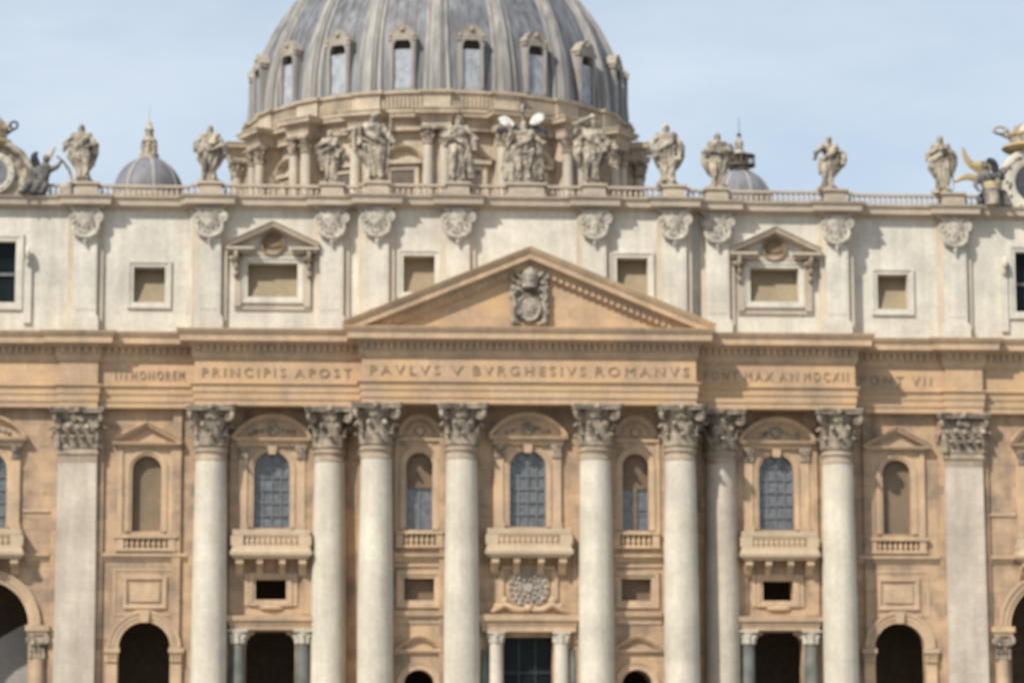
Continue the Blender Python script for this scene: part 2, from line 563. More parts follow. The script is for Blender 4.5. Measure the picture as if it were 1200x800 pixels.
for s in (-1, 1):
    for x, y in ((5.34, -3.9), (12.14, -3.9), (15.8, -1.1), (25.25, -1.75)):
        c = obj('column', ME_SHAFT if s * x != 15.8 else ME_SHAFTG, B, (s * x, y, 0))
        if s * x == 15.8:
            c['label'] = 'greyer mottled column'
        obj('capital', ME_CAP, c, (0, 0, 27.4))
        obj('column_base', ME_BASE, c)
        obj('necking', ME_NECK, c)
    for x in (35.9, 49.2):
        mb = MB()
        mb.rings([[(-a, -a, z), (a, -a, z), (a, a, z), (-a, a, z)] for a, z in ((1.62, 4.6), (1.6, 12), (1.53, 26.3))])
        c = build('pilaster', mb, PIL, B, (s * x, 0.85, 0))
        obj('capital', ME_PCAP, c, (0, 0, 27.4))
        mb = MB()
        mb.rings([[(-a, -a, z), (a, -a, z), (a, a, z), (-a, a, z)] for a, z in ((1.55, 26.3), (1.55, 26.9), (1.66, 26.95), (1.66, 27.15), (1.55, 27.2), (1.55, 27.4))])
        build('necking', mb, NECK, c)
        mb = MB()
        mb.box(-1.95, 1.95, -1.95, 1.95, 3.3, 4.1)
        mb.box(-1.78, 1.78, -1.78, 1.78, 4.1, 4.6)
        build('pilaster_base', mb, PIL, c)
    # narrow ochre strips of wall either side of the pilasters and behind the columns
    mb = MB()
    for x, hw, y in ((35.9, 2.05, YO), (25.25, 1.75, YO - .1), (28.0, .35, YO)):
        mb.box(s * x - hw, s * x + hw, y - .28, y + .2, ZF, ZE)
    for x, hw in ((17.3, .6), (23.2, .55)):
        mb.box(s * x - hw, s * x + hw, YM - .22, YM + .2, 14.2, ZE)
    for x, hw in ((12.0, .55), (5.34, 1.75)):
        mb.box(s * x - hw, s * x + hw, YC - .25, YC + .2, ZF, ZE)
    build('wall_strip', mb, OCHW, B)

# --- entablature
def plan_path(c, m, o, p, xs):
    """left to right front line with its breaks: centre, mid, outer, pilaster"""
    xc, xm, p0, p1 = xs
    right = [(xc, c), (xc, m), (xm, m), (xm, o), (p0, o), (p0, p), (p1, p), (p1, o), (50, o)]
    return [(-x, y) for x, y in right[::-1]] + right
EP = plan_path(-5.05, -2.95, -0.75, -1.25, (13.35, 26.6, 34.35, 37.45))
mb = MB()
mb.plan(EP, [(-2.4, 30.7), (0, 30.7), (0, 31.15), (.08, 31.16), (.08, 31.75), (.16, 31.76), (.16, 32.15), (.34, 32.4), (.34, 32.5), (0, 32.52), (0, 34.35), (-2.4, 34.35)])
ENT = build('entablature', mb, OCH, B)
mb = MB()
mb.plan(EP, [(-2.4, 34.36), (.05, 34.36), (.2, 34.6), (.24, 34.9), (.24, 35.5), (.5, 35.52), (.56, 35.7), (1.18, 35.73), (1.18, 36.22), (1.24, 36.24), (1.42, 36.55), (1.46, 36.7), (-2.4, 36.72)])
ends = EP
for (x0, y0), (x1, y1) in zip(EP, EP[1:]):
    if abs(y1 - y0) < .01:
        n = max(1, int(abs(x1 - x0) / .52))
        for i in range(n):
            x = x0 + (x1 - x0) * (i + .5) / n
            mb.box(x - .15, x + .15, y0 - .44, y0 - .2, 34.98, 35.5)
COR = build('cornice', mb, OCHT, B)

# inscription in five stretches
def text_mesh(txt, x0, x1, y, z, h, parent):
    cu = bpy.data.curves.new('inscription', 'FONT')
    cu.body = txt
    cu.size = 1
    cu.extrude = .03
    cu.space_character = 1.45
    cu.resolution_u = 3
    o = bpy.data.objects.new('inscription', cu)
    COL.objects.link(o)
    dg = bpy.context.evaluated_depsgraph_get()
    me = bpy.data.meshes.new_from_object(o.evaluated_get(dg))
    bpy.data.objects.remove(o)
    xs = [v.co.x for v in me.vertices]
    ys = [v.co.y for v in me.vertices]
    sx = (x1 - x0) / (max(xs) - min(xs))
    sy = h / (max(ys) - min(ys))
    for v in me.vertices:
        a, b, c = v.co
        v.co = (x0 + (a - min(xs)) * sx, y - .05 - c, z + (b - min(ys)) * sy)
    me.materials.clear()
    me.materials.append(LETTER)
    return obj('inscription', me, parent)
def words(txt, x0, x1, y, h):
    """each word an object of its own, spread over the stretch by its letter widths"""
    wid = {'I': .42, 'M': 1.25, 'N': 1.1, 'O': 1.1, 'R': .9, 'P': .82, 'S': .75, 'T': .85, 'V': .95, 'L': .75, 'X': .95, 'C': .95, 'D': 1.05, 'A': 1.0, 'H': 1.05, 'E': .8, 'B': .85, 'G': 1.0, 'U': 1.0}
    ws = txt.split()
    L_ = [sum(wid[c] for c in w_) for w_ in ws]
    k = (x1 - x0) / (sum(L_) + .75 * (len(ws) - 1))
    x = x0
    for w_, l_ in zip(ws, L_):
        text_mesh(w_, x, x + l_ * k, y, 32.98, h * .76, ENT)
        x += (l_ + .75) * k
words('IN HONOREM', -33.0, -27.5, -0.75, .95)
words('PRINCIPIS APOST', -26.0, -14.1, -2.95, .95)
words('PAVLVS V BVRGHESIVS ROMANVS', -12.7, 12.8, -5.05, .98)
words('PONT MAX AN MDCXII', 14.3, 26.0, -2.95, .95)
words('PONT VII', 27.5, 33.3, -0.75, .95)

# --- pediment
yp = -5.05
mb = MB()
mb.prism([(-12.9, 36.85), (12.9, 36.85), (0, 42.2)], yp + .05, yp + 3.6)
PED = build('pediment', mb, OCH, B)
m_ = 6.0 / 14.55
L = math.sqrt(1 + m_ * m_)
mb = MB()
pr = [(1.42, -3), (1.42, .1), (1.15, .3), (1.1, .35), (.95, .35), (.72, .36), (.66, .42), (.6, 1.02), (.18, 1.04), (.14, 1.12), (-.18, 1.3), (-.3, 1.34), (-.32, -3)]
mb.elev([(-14.75, 36.8), (0, 36.8 + m_ * 14.75), (14.75, 36.8)], pr, yp)
for s in (-1, 1):
    n = 26
    for i in range(n):
        t = (i + .7) / (n + .6)
        x = s * 13.6 * (1 - t)
        z = 36.8 + m_ * (14.75 - abs(x)) - 1.12 * L
        mb.prism([(x - .15, z - .2 - m_ * .15 * s), (x + .15, z - .2 + m_ * -.15 * s * -1 * -1), (x + .15, z + .3), (x - .15, z + .3)], yp - .42, yp)
build('raking_cornice', mb, OCHT, PED)
# crest: oval shield, scrolls, crossed keys and tiara
mb = MB()
y = yp - .1
mb.disc([(1.0, -.2), (1.0, .2), (.85, .42), (.7, .3), (.4, .48), (.05, .52)], 0, 38.4, y, 28, 1, 1.25)
for s in (-1, 1):
    mb.tube([(s * .5, y - .3, 37.0), (s * 1.2, y - .35, 37.2), (s * 1.35, y - .3, 38.0), (s * 1.1, y - .4, 38.7), (s * 1.35, y - .35, 39.4), (s * .9, y - .4, 39.9), (s * .5, y - .4, 39.6)], [.1, .22, .2, .2, .2, .24, .12], 8)
    mb.tube([(-s * 1.1, y - .25, 39.3), (s * 1.25, y - .3, 41.3)], .12, 8)
    mb.tube([(s * 1.25, y - .3, 41.3), (s * 1.5, y - .3, 41.1), (s * 1.4, y - .3, 40.7)], .12, 8)
    mb.ball((s * 1.3, y - .3, 39.9), .28)
    mb.ball((s * 1.25, y - .3, 36.95 + .35), .33, (1, .8, 1))
    for k in range(5):
        mb.ball((s * random.uniform(.7, 1.45), y - .25, 37.3 + k * .65), random.uniform(.16, .28))
mb.lathe([(.5, 39.9), (.68, 40.0), (.62, 40.2), (.72, 40.5), (.76, 40.6), (.66, 40.65), (.66, 41.0), (.6, 41.1), (.4, 41.5), (.12, 41.7), (.16, 41.85), (.02, 41.95)], 0, y - .3, 16)
rc = random.Random(9)
for k in range(46):
    x_ = rc.choice((-1, 1)) * rc.uniform(.75, 1.4)
    mb.ball((x_, y - .15, rc.uniform(37.0, 41.3)), rc.uniform(.13, .27), (1, .9, 1.2), 1)
build('crest', mb, stone('crest_stone', (0.42, 0.37, 0.30), tint=(.33, .295, .245), dark=.8, big=1.3, grime=(.10, .09, .08), grime_amt=.75, grime_scale=1.8), PED, smooth=45)

# --- attic
AY = {'c': -1.6, 'm': -.6, 'o': .2}
def ay(x):
    return AY['c'] if abs(x) < 13.6 else AY['m'] if abs(x) < 27.2 else AY['o']
APX = (5.55, 12.1, 15.75, 25.6, 35.6)
for (a, b, y, kinds) in ((-13.6, 13.6, AY['c'], 'c'), (-27.2, -13.6, AY['m'], 'm'), (13.6, 27.2, AY['m'], 'm'), (-50, -27.2, AY['o'], 'o'), (27.2, 50, AY['o'], 'o')):
    sg = 1 if a + b > 0 else -1
    hs = []
    if kinds == 'c':
        hs = [rect(c - 1.27, c + 1.27, 40.15, 43.15) for c in (-8.68, 8.68)]
    if kinds == 'm':
        hs = [rect(20.5 * sg - 2.0, 20.5 * sg + 2.0, 39.8, 42.6)]
    if kinds == 'o':
        hs = [rect(30.45 * sg - 1.26, 30.45 * sg + 1.26, 39.4, 42.3), rect((42.5 if sg > 0 else -42.95) - 1.75, (42.5 if sg > 0 else -42.95) + 1.75, 39.3, 44.3)]
    mb = MB()
    mb.wall(rect(a, b, 36.75, ZT), hs, y, 1.4)
    aw = build('attic_wall', mb, ATT, B)
    mb = MB()
    for h in hs:
        x0, x1, z0, z1 = h[0][0], h[1][0], h[0][1], h[2][1]
        if z1 - z0 > 4:
            continue
        f = MB()
        f.elev(h, [(.002, -.2), (.002, .1), (.28, .12), (.3, .2), (.5, .2), (.52, -.2)], y, True)
        wn_ = build('window', f, ATT, B)
        q = MB()
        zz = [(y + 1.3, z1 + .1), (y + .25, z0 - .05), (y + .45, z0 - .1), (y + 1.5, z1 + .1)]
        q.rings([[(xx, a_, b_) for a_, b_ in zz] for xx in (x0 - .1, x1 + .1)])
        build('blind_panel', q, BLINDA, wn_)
# tall glazed windows of the end bays
for s in (-1, 1):
    c = 42.5 if s > 0 else -42.95
    f = MB()
    f.elev(rect(c - 1.75, c + 1.75, 39.3, 44.3), [(.002, -.2), (.002, .1), (.3, .12), (.32, .2), (.6, .2), (.62, -.2)], AY['o'], True)
    W = build('window', f, ATT, B)
    q = MB()
    q.box(c - 1.9, c + 1.9, AY['o'] + .9, AY['o'] + 1.0, 39.1, 44.5)
    build('pane', q, GLASSD, W)
    q = MB()
    q.box(c - .1, c + .1, AY['o'] + .7, AY['o'] + .89, 39.3, 44.3)
    q.box(c - 1.75, c - 1.63, AY['o'] + .7, AY['o'] + .89, 39.3, 44.3)
    q.box(c + 1.63, c + 1.75, AY['o'] + .7, AY['o'] + .89, 39.3, 44.3)
    for z in (41.7,):
        q.box(c - 1.63, c - .1, AY['o'] + .72, AY['o'] + .89, z - .12, z + .12)
        q.box(c + .1, c + 1.63, AY['o'] + .72, AY['o'] + .89, z - .12, z + .12)
    build('glazing_bar', q, BAR, W)
    for t in (-1, 1):
        q = MB()
        x = c + t * 2.75
        q.box(x - .3, x + .3, AY['o'] - .25, AY['o'] + .1, 37.6, 42.6)
        volute(q, (x, AY['o'] - .35, 43.2), (1, 0, 0), .5, .18)
        volute(q, (x, AY['o'] - .25, 42.6), (1, 0, 0), .3, .15)
        build('bracket', q, ATT, W, smooth=45)

# pedimented attic windows
for s in (-1, 1):
    c, y = 20.5 * s, AY['m']
    f = MB()
    f.box(c - 3.05, c - 2.52, y - .3, y + .1, 39.0, 43.2)
    f.box(c + 2.52, c + 3.05, y - .3, y + .1, 39.0, 43.2)
    f.box(c - 3.05, c + 3.05, y - .16, y + .1, 38.75, 39.02)
    f.box(c - 2.5, c + 2.5, y - .18, y + .1, 43.14, 43.5)
    W = build('window_surround', f, ATC, B)
    q = MB()
    pts = [(c - 3.75, 44.0), (c, 45.75), (c + 3.75, 44.0)]
    q.elev(pts, [(.42, -.2), (.42, .35), (.3, .5), (.25, .95), (.05, 1.0), (-.12, 1.15), (-.15, -.2)], y)
    for t in (-1, 1):
        a, b = sorted((c + t * 3.75, c + t * 1.5))
        q.box(a, b, y - 1.0, y + .1, 43.55, 43.78)
        q.box(a + .1, b - .1, y - .7, y + .1, 43.3, 43.54)
    build('pediment', q, ATC, W)
    q = MB()
    q.disc([(1.0, -.1), (1.0, .3), (.85, .35), (.8, .05), (.1, .0)], c, 44.1, y - .02, 24, 1, 1)
    for k in range(9):
        an = PI * (k + .5) / 9
        q.cap((c, y - .1, 43.9), .06, (c + .85 * math.cos(an), y - .12, 43.95 + .85 * math.sin(an)), .12, 6)
    build('shell', q, stone('shell_stone', (0.30, 0.22, 0.14), dark=.8), W, smooth=45)
    for t in (-1, 1):
        q = MB()
        x = c + t * 2.95
        volute(q, (x, y - .6, 43.0), (1, 0, 0), .45, .2)
        volute(q, (x, y - .4, 42.2), (1, 0, 0), .3, .17)
        q.cap((x - .3, y - .4, 42.9), .3, (x + .3, y - .4, 42.9), .3, 8)
        q.ball((x, y - .45, 41.6), .24, (1, .8, 1.4))
        q.box(x - .4, x + .4, y - .7, y + .1, 43.2, 43.32)
        build('bracket', q, CAP, W, smooth=45)

# attic pilasters with festooned capitals
def festoon():
    rnd = random.Random(21)
    mb = MB()
    mb.box(-1.15, 1.15, -.42, .3, 2.34, 2.54)
    mb.box(-1.0, 1.0, -.3, .3, 2.16, 2.34)
    mb.lathe([(.62, .5), (.78, 1.2), (.92, 1.8), (.95, 2.16)], 0, .15, 16)
    for s in (-1, 1):
        volute(mb, (s * 1.0, -.32, 1.82), (0, 1, 0), .4, .15)
        volute(mb, (s * .38, -.42, 1.95), (0, 1, 0), .26, .1)
        mb.tube([(s * 1.02, -.3, 1.5), (s * 1.0, -.42, 1.0), (s * .88, -.5, .6), (s * .5, -.5, .32), (0, -.5, .2)], [.1, .18, .22, .2, .18], 8)
        mb.box(s * .55 - .42, s * .55 + .42, -.3, .3, .62, 2.1)
        for k in range(7):
            mb.ball((s * rnd.uniform(.25, 1.0), -.45, rnd.uniform(.35, 1.7)), rnd.uniform(.1, .2), sub=1)
    for x, z in ((-.6, .75), (-.2, .55), (.2, .55), (.6, .75), (-.4, 1.25), (.4, 1.25)):
        leaf(mb, x, -.35, 0, -1, z, .75, .24, .28)
    mb.ball((0, -.5, 1.45), .3, (1, .8, 1.2))
    mb.ball((0, -.55, 1.8), .18)
    for k, (z, r) in enumerate(((.02, .2), (-.22, .16), (-.42, .1))):
        mb.ball((.03 * (-1) ** k, -.42, z), r)
    return mb.mesh('capital', stone('festoon_stone', (0.56, 0.51, 0.425), tint=(.46, .42, .36), dark=.85, big=1.2, grime=(0.20, 0.185, 0.165), grime_amt=0.55, grime_scale=1.8), 45)
ME_FEST = festoon()
for s in (-1, 1):
    for x in APX:
        X = s * x
        y = ay(X)
        mb = MB()
        mb.box(X - .93, X + .93, y - .62, y + .1, 38.2, ZT - .02)
        mb.box(X - 1.08, X + 1.08, y - .74, y + .1, 37.95, 38.2)
        mb.box(X - 1.15, X + 1.15, y - .8, y + .1, 36.95, 37.95)
        mb.box(X - .72, X + .72, y - .65, y - .6, 38.7, 43.5)
        p = build('attic_pilaster', mb, ATT, B)
        mb = MB()
        mb.box(X - 1.42, X + 1.42, y - .26, y + .1, 36.9, ZT - .03)
        build('backing_strip', mb, ATB, p)
        f_ = obj('capital', ME_FEST, p, (X, y - .62, 44.35))
        f_.scale = (1, .65, 1)
# plinth band of the attic and cornice
def attic_path(d, rs, hw):
    pts = []
    xs = sorted([s * x for s in (-1, 1) for x in APX])
    ev = []
    for x in xs:
        ev += [(x - hw, rs), (x + hw, 0)]
    ev += [(-27.2, 0), (-13.6, 0), (13.6, 0), (27.2, 0)]
    ev.sort()
    cur = AY['o'] - d
    pts = [(-50, cur)]
    r = 0
    for x, k in ev:
        base = ay(x + .01) - d
        if abs(x) in (27.2, 13.6):
            ny = base - r
        else:
            r = k
            ny = base - r
        pts += [(x, pts[-1][1]), (x, ny)]
    pts.append((50, pts[-1][1]))
    return pts
AP = attic_path(0, .6, 1.25)
mb = MB()
mb.plan(AP, [(-1.5, ZT), (.05, ZT), (.12, 47.05), (.2, 47.2), (.75, 47.22), (.78, 47.6), (.95, 47.8), (1.0, 47.95), (-1.5, 47.97)])
build('attic_cornice', mb, ATC, B)
# balustrade along the top
def baluster(mb, x, y, z0, z1, r=.13, n=8):
    h = z1 - z0
    mb.lathe([(r * .9, z0), (r * .9, z0 + .08 * h), (r * .55, z0 + .14 * h), (r * 1.15, z0 + .36 * h), (r * .95, z0 + .5 * h), (r * .5, z0 + .75 * h), (r * .8, z0 + .88 * h), (r * .8, z1)], x, y, n)
PEDX = sorted([s * x for s in (-1, 1) for x in APX] + [0])
for x in PEDX:
    y = ay(x) - .1
    hw = 1.0 if x else 1.6
    mb = MB()
    mb.box(x - hw, x + hw, y - .75, y + 1.2, 47.98, 48.2)
    mb.box(x - hw * .9, x + hw * .9, y - .65, y + 1.1, 48.2, 48.92)
    mb.box(x - hw * 1.04, x + hw * 1.04, y - .82, y + 1.25, 48.92, 49.12)
    mb.box(x - hw * .62, x + hw * .62, y - .672, y - .6, 48.3, 48.84)
    build('pedestal', mb, ATC, B)
xs = [-50] + PEDX + [50]
for a, b in zip(xs, xs[1:]):
    cuts = [a] + [c for c in (-27.2, -13.6, 13.6, 27.2) if a < c < b] + [b]
    mb = MB()
    for p, q in zip(cuts, cuts[1:]):
        y = ay((p + q) / 2) + .15
        p2 = p + (1.0 if p in PEDX and p else 1.6 if p == 0 else 0)
        q2 = q - (1.0 if q in PEDX and q else 1.6 if q == 0 else 0)
        if q2 - p2 < .1:
            continue
        mb.box(p2, q2, y - .2, y + .2, 47.98, 48.18)
        mb.box(p2, q2, y - .22, y + .22, 48.86, 49.06)
        n = int((q2 - p2) / .42)
        for i in range(n):
            baluster(mb, p2 + (q2 - p2) * (i + .5) / n, y, 48.18, 48.86)
    build('balustrade', mb, ATC, B, smooth=45)

# --- windows of the main storey
def pane_bars(W, c, hw, z0, zs, y, nx, nz, arched=True):
    q = MB()
    q.prism(arch(c, hw + .1, z0 - .1, zs) if arched else rect(c - hw - .1, c + hw + .1, z0 - .1, zs), y, y + .08)
    build('pane', q, GLASS, W)
    q = MB()
    top = zs + (hw if arched else 0)
    for i in range(nx + 1):
        x = c - hw + 2 * hw * i / nx
        x = min(max(x, c - hw + .05), c + hw - .05)
        t = zs + math.sqrt(max(hw * hw - (x - c) ** 2, 0)) if arched else zs
        q.box(x - .055, x + .055, y - .12, y - .01, z0, t)
    for k in range(1, nz):
        z = z0 + (top - z0) * k / nz
        e = hw if z < zs else math.sqrt(max(hw * hw - (z - zs) ** 2, .01))
        q.box(c - e, c + e, y - .15, y - .02, z - .05, z + .05)
    build('glazing_bar', q, BAR, W)

def big_window(c, y, hw, hwb, tri=False):
    f = MB()
    f.elev(arch(c, hw, 21.1, 27.25 - hw)[1:] + [(c - hw, 21.1)], [(.002, -.2), (.002, .08), (.2, .1), (.22, .18), (.42, .18), (.44, -.2)], y)
    f.wall(rect(c - 2.75, c + 2.75, 20.95, 27.75), [arch(c, hw + .45, 20.96, 27.25 - hw)], y - .1, .2)
    f.prism([(c - .28, 27.0), (c + .28, 27.0), (c + .36, 27.7), (c - .36, 27.7)], y - .4, y)
    W = build('window', f, OCHT, B)
    pane_bars(W, c, hw, 21.1, 27.25 - hw, y + .55, 4, 6)
    for t in (-1, 1):
        q = MB()
        x = c + t * 2.3
        q.box(x - .42, x + .42, y - .36, y + .05, 20.95, 21.4)
        q.box(x - .34, x + .34, y - .3, y + .05, 21.4, 26.7)
        build('window_pilaster', q, OCHT, W)
        q = MB()
        q.box(x - .46, x + .46, y - .5, y + .05, 27.52, 27.66)
        q.lathe([(.32, 26.6), (.36, 27.1), (.5, 27.52)], x, y - .1, 12)
        for k in (-1, 0, 1):
            leaf(q, x + k * .26, y - .34, 0, -1, 26.65, .8, .16, .18)
        for k in (-1, 1):
            q.ball((x + k * .36, y - .42, 27.42), .14, sub=1)
        build('window_capital', q, CAP, W, smooth=45)
    q = MB()
    q.box(c - 2.82, c + 2.82, y - .42, y + .1, 27.67, 27.95)
    q.plan([(c - 2.85, y + .1), (c - 2.85, y - .42), (c + 2.85, y - .42), (c + 2.85, y + .1)], [(-.3, 27.96), (.02, 27.96), (.08, 28.05), (.3, 28.1), (.36, 28.3), (-.3, 28.32)])
    # segmental top
    n = 16
    R = (3.15 ** 2 + 1.75 ** 2) / (2 * 1.75)
    a = math.asin(3.15 / R)
    pts = [(c + R * math.sin(-a + 2 * a * i / n), 28.4 + 1.75 - R + R * math.cos(-a + 2 * a * i / n)) for i in range(n + 1)]
    q.elev(pts, [(.36, -.1), (.36, .5), (.24, .55), (.2, .8), (.05, .82), (-.04, .92), (-.06, -.1)], y)
    q.prism([(c - 2.8, 28.33)] + [(px, pz - .3) for px, pz in pts[1:-1] if pz - .3 > 28.34] + [(c + 2.8, 28.33)], y - .25, y + .1)
    build('pediment', q, OCHT, W)
    q = MB()
    for k in range(-4, 5):
        q.ball((c + k * .42, y - .3, 28.62 + .5 * (1 - abs(k) / 5) + random.uniform(-.08, .08)), random.uniform(.18, .28), (1, .6, 1), 1)
    q.disc([(.45, 0), (.4, .25), (.1, .3)], c, 29.0, y - .3, 16, 1, 1.2)
    build('relief', q, CAP, W, smooth=45)
    # balcony
    yb = y - 1.55
    q = MB()
    q.plan([(c - hwb + .15, y + .1), (c - hwb + .15, yb + .15), (c + hwb - .15, yb + .15), (c + hwb - .15, y + .1)], [(-.8, 18.6), (-.06, 18.6), (.0, 18.75), (.18, 18.85), (.22, 19.12), (.1, 19.2), (.06, 19.5), (-.8, 19.5)])
    q.box(c - hwb + .25, c + hwb - .25, yb + .3, y + .1, 18.62, 19.49)
    K = build('balcony', q, CREAM, B)
    q = MB()
    path = [(c - hwb + .3, y + .1), (c - hwb + .3, yb + .3), (c + hwb - .3, yb + .3), (c + hwb - .3, y + .1)]
    q.plan(path, [(-.16, 20.4), (.14, 20.4), (.17, 20.5), (.17, 20.88), (-.16, 20.88)])
    q.plan(path, [(-.16, 19.5), (.13, 19.5), (.13, 19.62), (-.16, 19.62)])
    for t in (-1, 1):
        for xx in (hwb - .5,):
            q.box(c + t * xx - .5, c + t * xx + .5, yb + .17, yb + .53, 19.62, 20.4)
    n = int((2 * hwb - 2.2) / .42)
    for i in range(n):
        baluster(q, c - hwb + 1.1 + (2 * hwb - 2.2) * (i + .5) / n, yb + .31, 19.62, 20.4, .15)
    for t in (-1, 1):
        for i in range(3):
            baluster(q, c + t * (hwb - .3), yb + .8 + i * .38, 19.62, 20.4, .15)
    build('balustrade', q, CREAM, K, smooth=45)
    for t in (-.78, -.28, .28, .78):
        q = MB()
        x = c + t * hwb
        w_ = .3 if abs(t) > .5 else .24
        pts = [(0, 18.6), (-1.25, 18.6), (-1.3, 18.2), (-1.0, 17.95), (-.7, 17.95), (-.55, 17.6), (-.3, 17.3), (0, 17.25)]
        A = [q.bm.verts.new((x - w_, y + .02 + p[0], p[1])) for p in pts]
        Bv = [q.bm.verts.new((x + w_, y + .02 + p[0], p[1])) for p in pts]
        q.face(A)
        q.face(Bv[::-1])
        for i in range(len(pts)):
            q.face([A[i], Bv[i], Bv[(i + 1) % len(pts)], A[(i + 1) % len(pts)]])
        build('corbel', q, OCHT, K)
    return W
big_window(0, YC, 1.46, 3.45)
for s in (-1, 1):
    big_window(20.4 * s, YM, 1.45, 3.2)
    big_window(43.1 * s, YO, 1.6, 3.1)

for s in (-1, 1):
    # outer bays: blind arched window with a triangular pediment
    c, y, hw, zs = 30.4 * s, YO, 1.17, 25.78
    f = MB()
    f.elev(arch(c, hw, 20.85, zs)[1:] + [(c - hw, 20.85)], [(.002, -.2), (.002, .08), (.2, .1), (.22, .2), (.48, .2), (.5, -.2)], y)
    f.wall(rect(c - 2.3, c + 2.3, 20.6, 27.6), [arch(c, hw + .5, 20.62, zs)], y - .12, .2)
    f.box(c - 2.3, c - 1.9, y - .25, y, 20.62, 27.6)
    f.box(c + 1.9, c + 2.3, y - .25, y, 20.62, 27.6)
    W = build('window', f, OCHT, B)
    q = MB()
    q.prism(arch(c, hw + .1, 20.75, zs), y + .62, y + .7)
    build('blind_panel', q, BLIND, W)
    q = MB()
    q.plan([(c - 2.35, y + .1), (c - 2.35, y - .25), (c + 2.35, y - .25), (c + 2.35, y + .1)], [(-.2, 27.62), (.05, 27.62), (.1, 27.75), (.4, 27.8), (.45, 28.0), (-.2, 28.02)])
    q.elev([(c - 2.85, 28.05), (c, 29.5), (c + 2.85, 28.05)], [(.32, -.1), (.32, .35), (.22, .4), (.2, .62), (.05, .65), (-.04, .78), (-.06, -.1)], y)
    q.prism([(c - 2.4, 28.03), (c + 2.4, 28.03), (c, 29.2)], y - .15, y + .1)
    build('pediment', q, OCHT, W)
    q = MB()
    q.box(c - 2.5, c + 2.5, y - .45, y + .1, 20.3, 20.58)
    q.box(c - 2.3, c - 1.75, y - .35, y + .1, 19.5, 20.3)
    q.box(c + 1.75, c + 2.3, y - .35, y + .1, 19.5, 20.3)
    for i in range(8):
        baluster(q, c - 1.5 + 3.0 * i / 7, y - .2, 19.5, 20.3, .15)
    q.box(c - 2.4, c + 2.4, y - .42, y + .1, 19.25, 19.5)
    build('sill_balustrade', q, OCHT, W, smooth=45)
    # string course
    for (a, b) in ((27.05, 33.8), (38.0, 39.95)):
        q = MB()
        x0, x1 = sorted((a * s, b * s))
        q.plan([(x0, y), (x1, y)], [(-.1, 18.5), (.1, 18.5), (.16, 18.75), (.34, 18.85), (.36, 19.1), (-.1, 19.12)])
        build('string_course', q, OCHT, B)
    q = MB()
    x0, x1 = sorted((38.0 * s, 40.2 * s))
    q.box(x0, x1, y - .12, y + .05, 22.35, 22.6)
    build('string_course', q, OCHT, B)
    # framed panel
    q = MB()
    q.elev(rect(c - 1.4, c + 1.4, 15.0, 16.95), [(0, -.1), (0, .08), (.1, .16), (.3, .16), (.34, -.1)], y, True)
    q.box(c - 1.15, c + 1.15, y - .1, y + .05, 15.25, 16.7)
    q.elev(rect(c - 2.35, c + 2.35, 14.3, 17.7), [(0, -.1), (0, .06), (.15, .06), (.16, -.1)], y, True)
    q.ball((c, y - .05, 14.35), .5, (1.9, .4, .6))
    build('panel', q, OCHT, B)
    # outer arch
    q = MB()
    q.elev(archtop(c, 2.05, 11.6, 18), [(.002, -.1), (.002, .12), (.3, .14), (.32, .2), (.6, .22), (.66, .3), (.85, .32), (.87, -.1)], y)
    q.prism([(c - .3, 13.6), (c + .3, 13.6), (c + .42, 14.6), (c - .42, 14.6)], y - .45, y)
    A_ = build('archway', q, OCHT, B)
    for t in (-1, 1):
        q = MB()
        x = c + t * 2.55
        q.box(x - .62, x + .62, y - .5, y + .1, 11.2, 11.6)
        q.box(x - .5, x + .5, y - .36, y + .1, 10.5, 11.2)
        for k in (-1, 0, 1):
            leaf(q, x + k * .3, y - .36, 0, -1, 10.5, .65, .2, .16)
        q.box(x - .42, x + .42, y - .3, y + .1, ZF, 10.5)
        build('impost', q, OCHT, A_)
    # big arch of the end bay
    d = 43.1 * s
    q = MB()
    q.elev(archtop(d, 3.55, 13.35, 24), [(.002, -.1), (.002, .14), (.3, .16), (.32, .26), (.7, .28), (.74, .38), (.95, .4), (.97, -.1)], y)
    A_ = build('archway', q, OCHT, B)
    for t in (-1, 1):
        q = MB()
        x = d + t * 4.3
        q.box(x - .95, x + .95, y - .75, y + .1, 12.9, 13.35)
        q.box(x - .8, x + .8, y - .6, y + .1, 12.6, 12.9)
        build('impost', q, OCHT, A_)
        q = MB()
        q.box(x - .55, x + .55, y - .45, y + .1, 10.7, 12.6)
        for k in (-1, -.33, .33, 1):
            leaf(q, x + k * .5, y - .45, 0, -1, 10.75, .9, .2, .22)
        for k in (-1, 1):
            volute(q, (x + k * .6, y - .55, 12.2), (0, 1, 0), .32, .14)
            q.ball((x + k * .3, y - .6, 11.9), .25, sub=1)
        build('capital', q, CAP, A_, smooth=45)
        q = MB()
        q.lathe([(.6, ZF), (.6, 8), (.52, 10.7)], x, y - .1, 20)
        build('column', q, OCHT, A_, smooth=45)
    # mid bays: mezzanine opening, doorway
    c, y = 20.4 * s, YM
    q = MB()
    q.elev(rect(c - 1.22, c + 1.22, 15.4, 17.0), [(.002, -.2), (.002, .08), (.22, .1), (.24, .2), (.5, .2), (.52, -.2)], y, True)
    q.box(c - 2.1, c - 1.76, y - .12, y + .05, 14.9, 17.5)
    q.box(c + 1.76, c + 2.1, y - .12, y + .05, 14.9, 17.5)
    q.ball((c, y - .1, 14.75), .4, (2.6, .5, .55))
    build('mezzanine_window', q, OCHT, B)
    q = MB()
    q.plan([(c - 3.2, y + .1), (c - 3.2, y - .75), (c + 3.2, y - .75), (c + 3.2, y + .1)], [(-.7, 13.0), (0, 13.0), (.02, 13.3), (.1, 13.35), (.1, 13.6), (.3, 13.7), (.35, 14.1), (-.7, 14.12)])
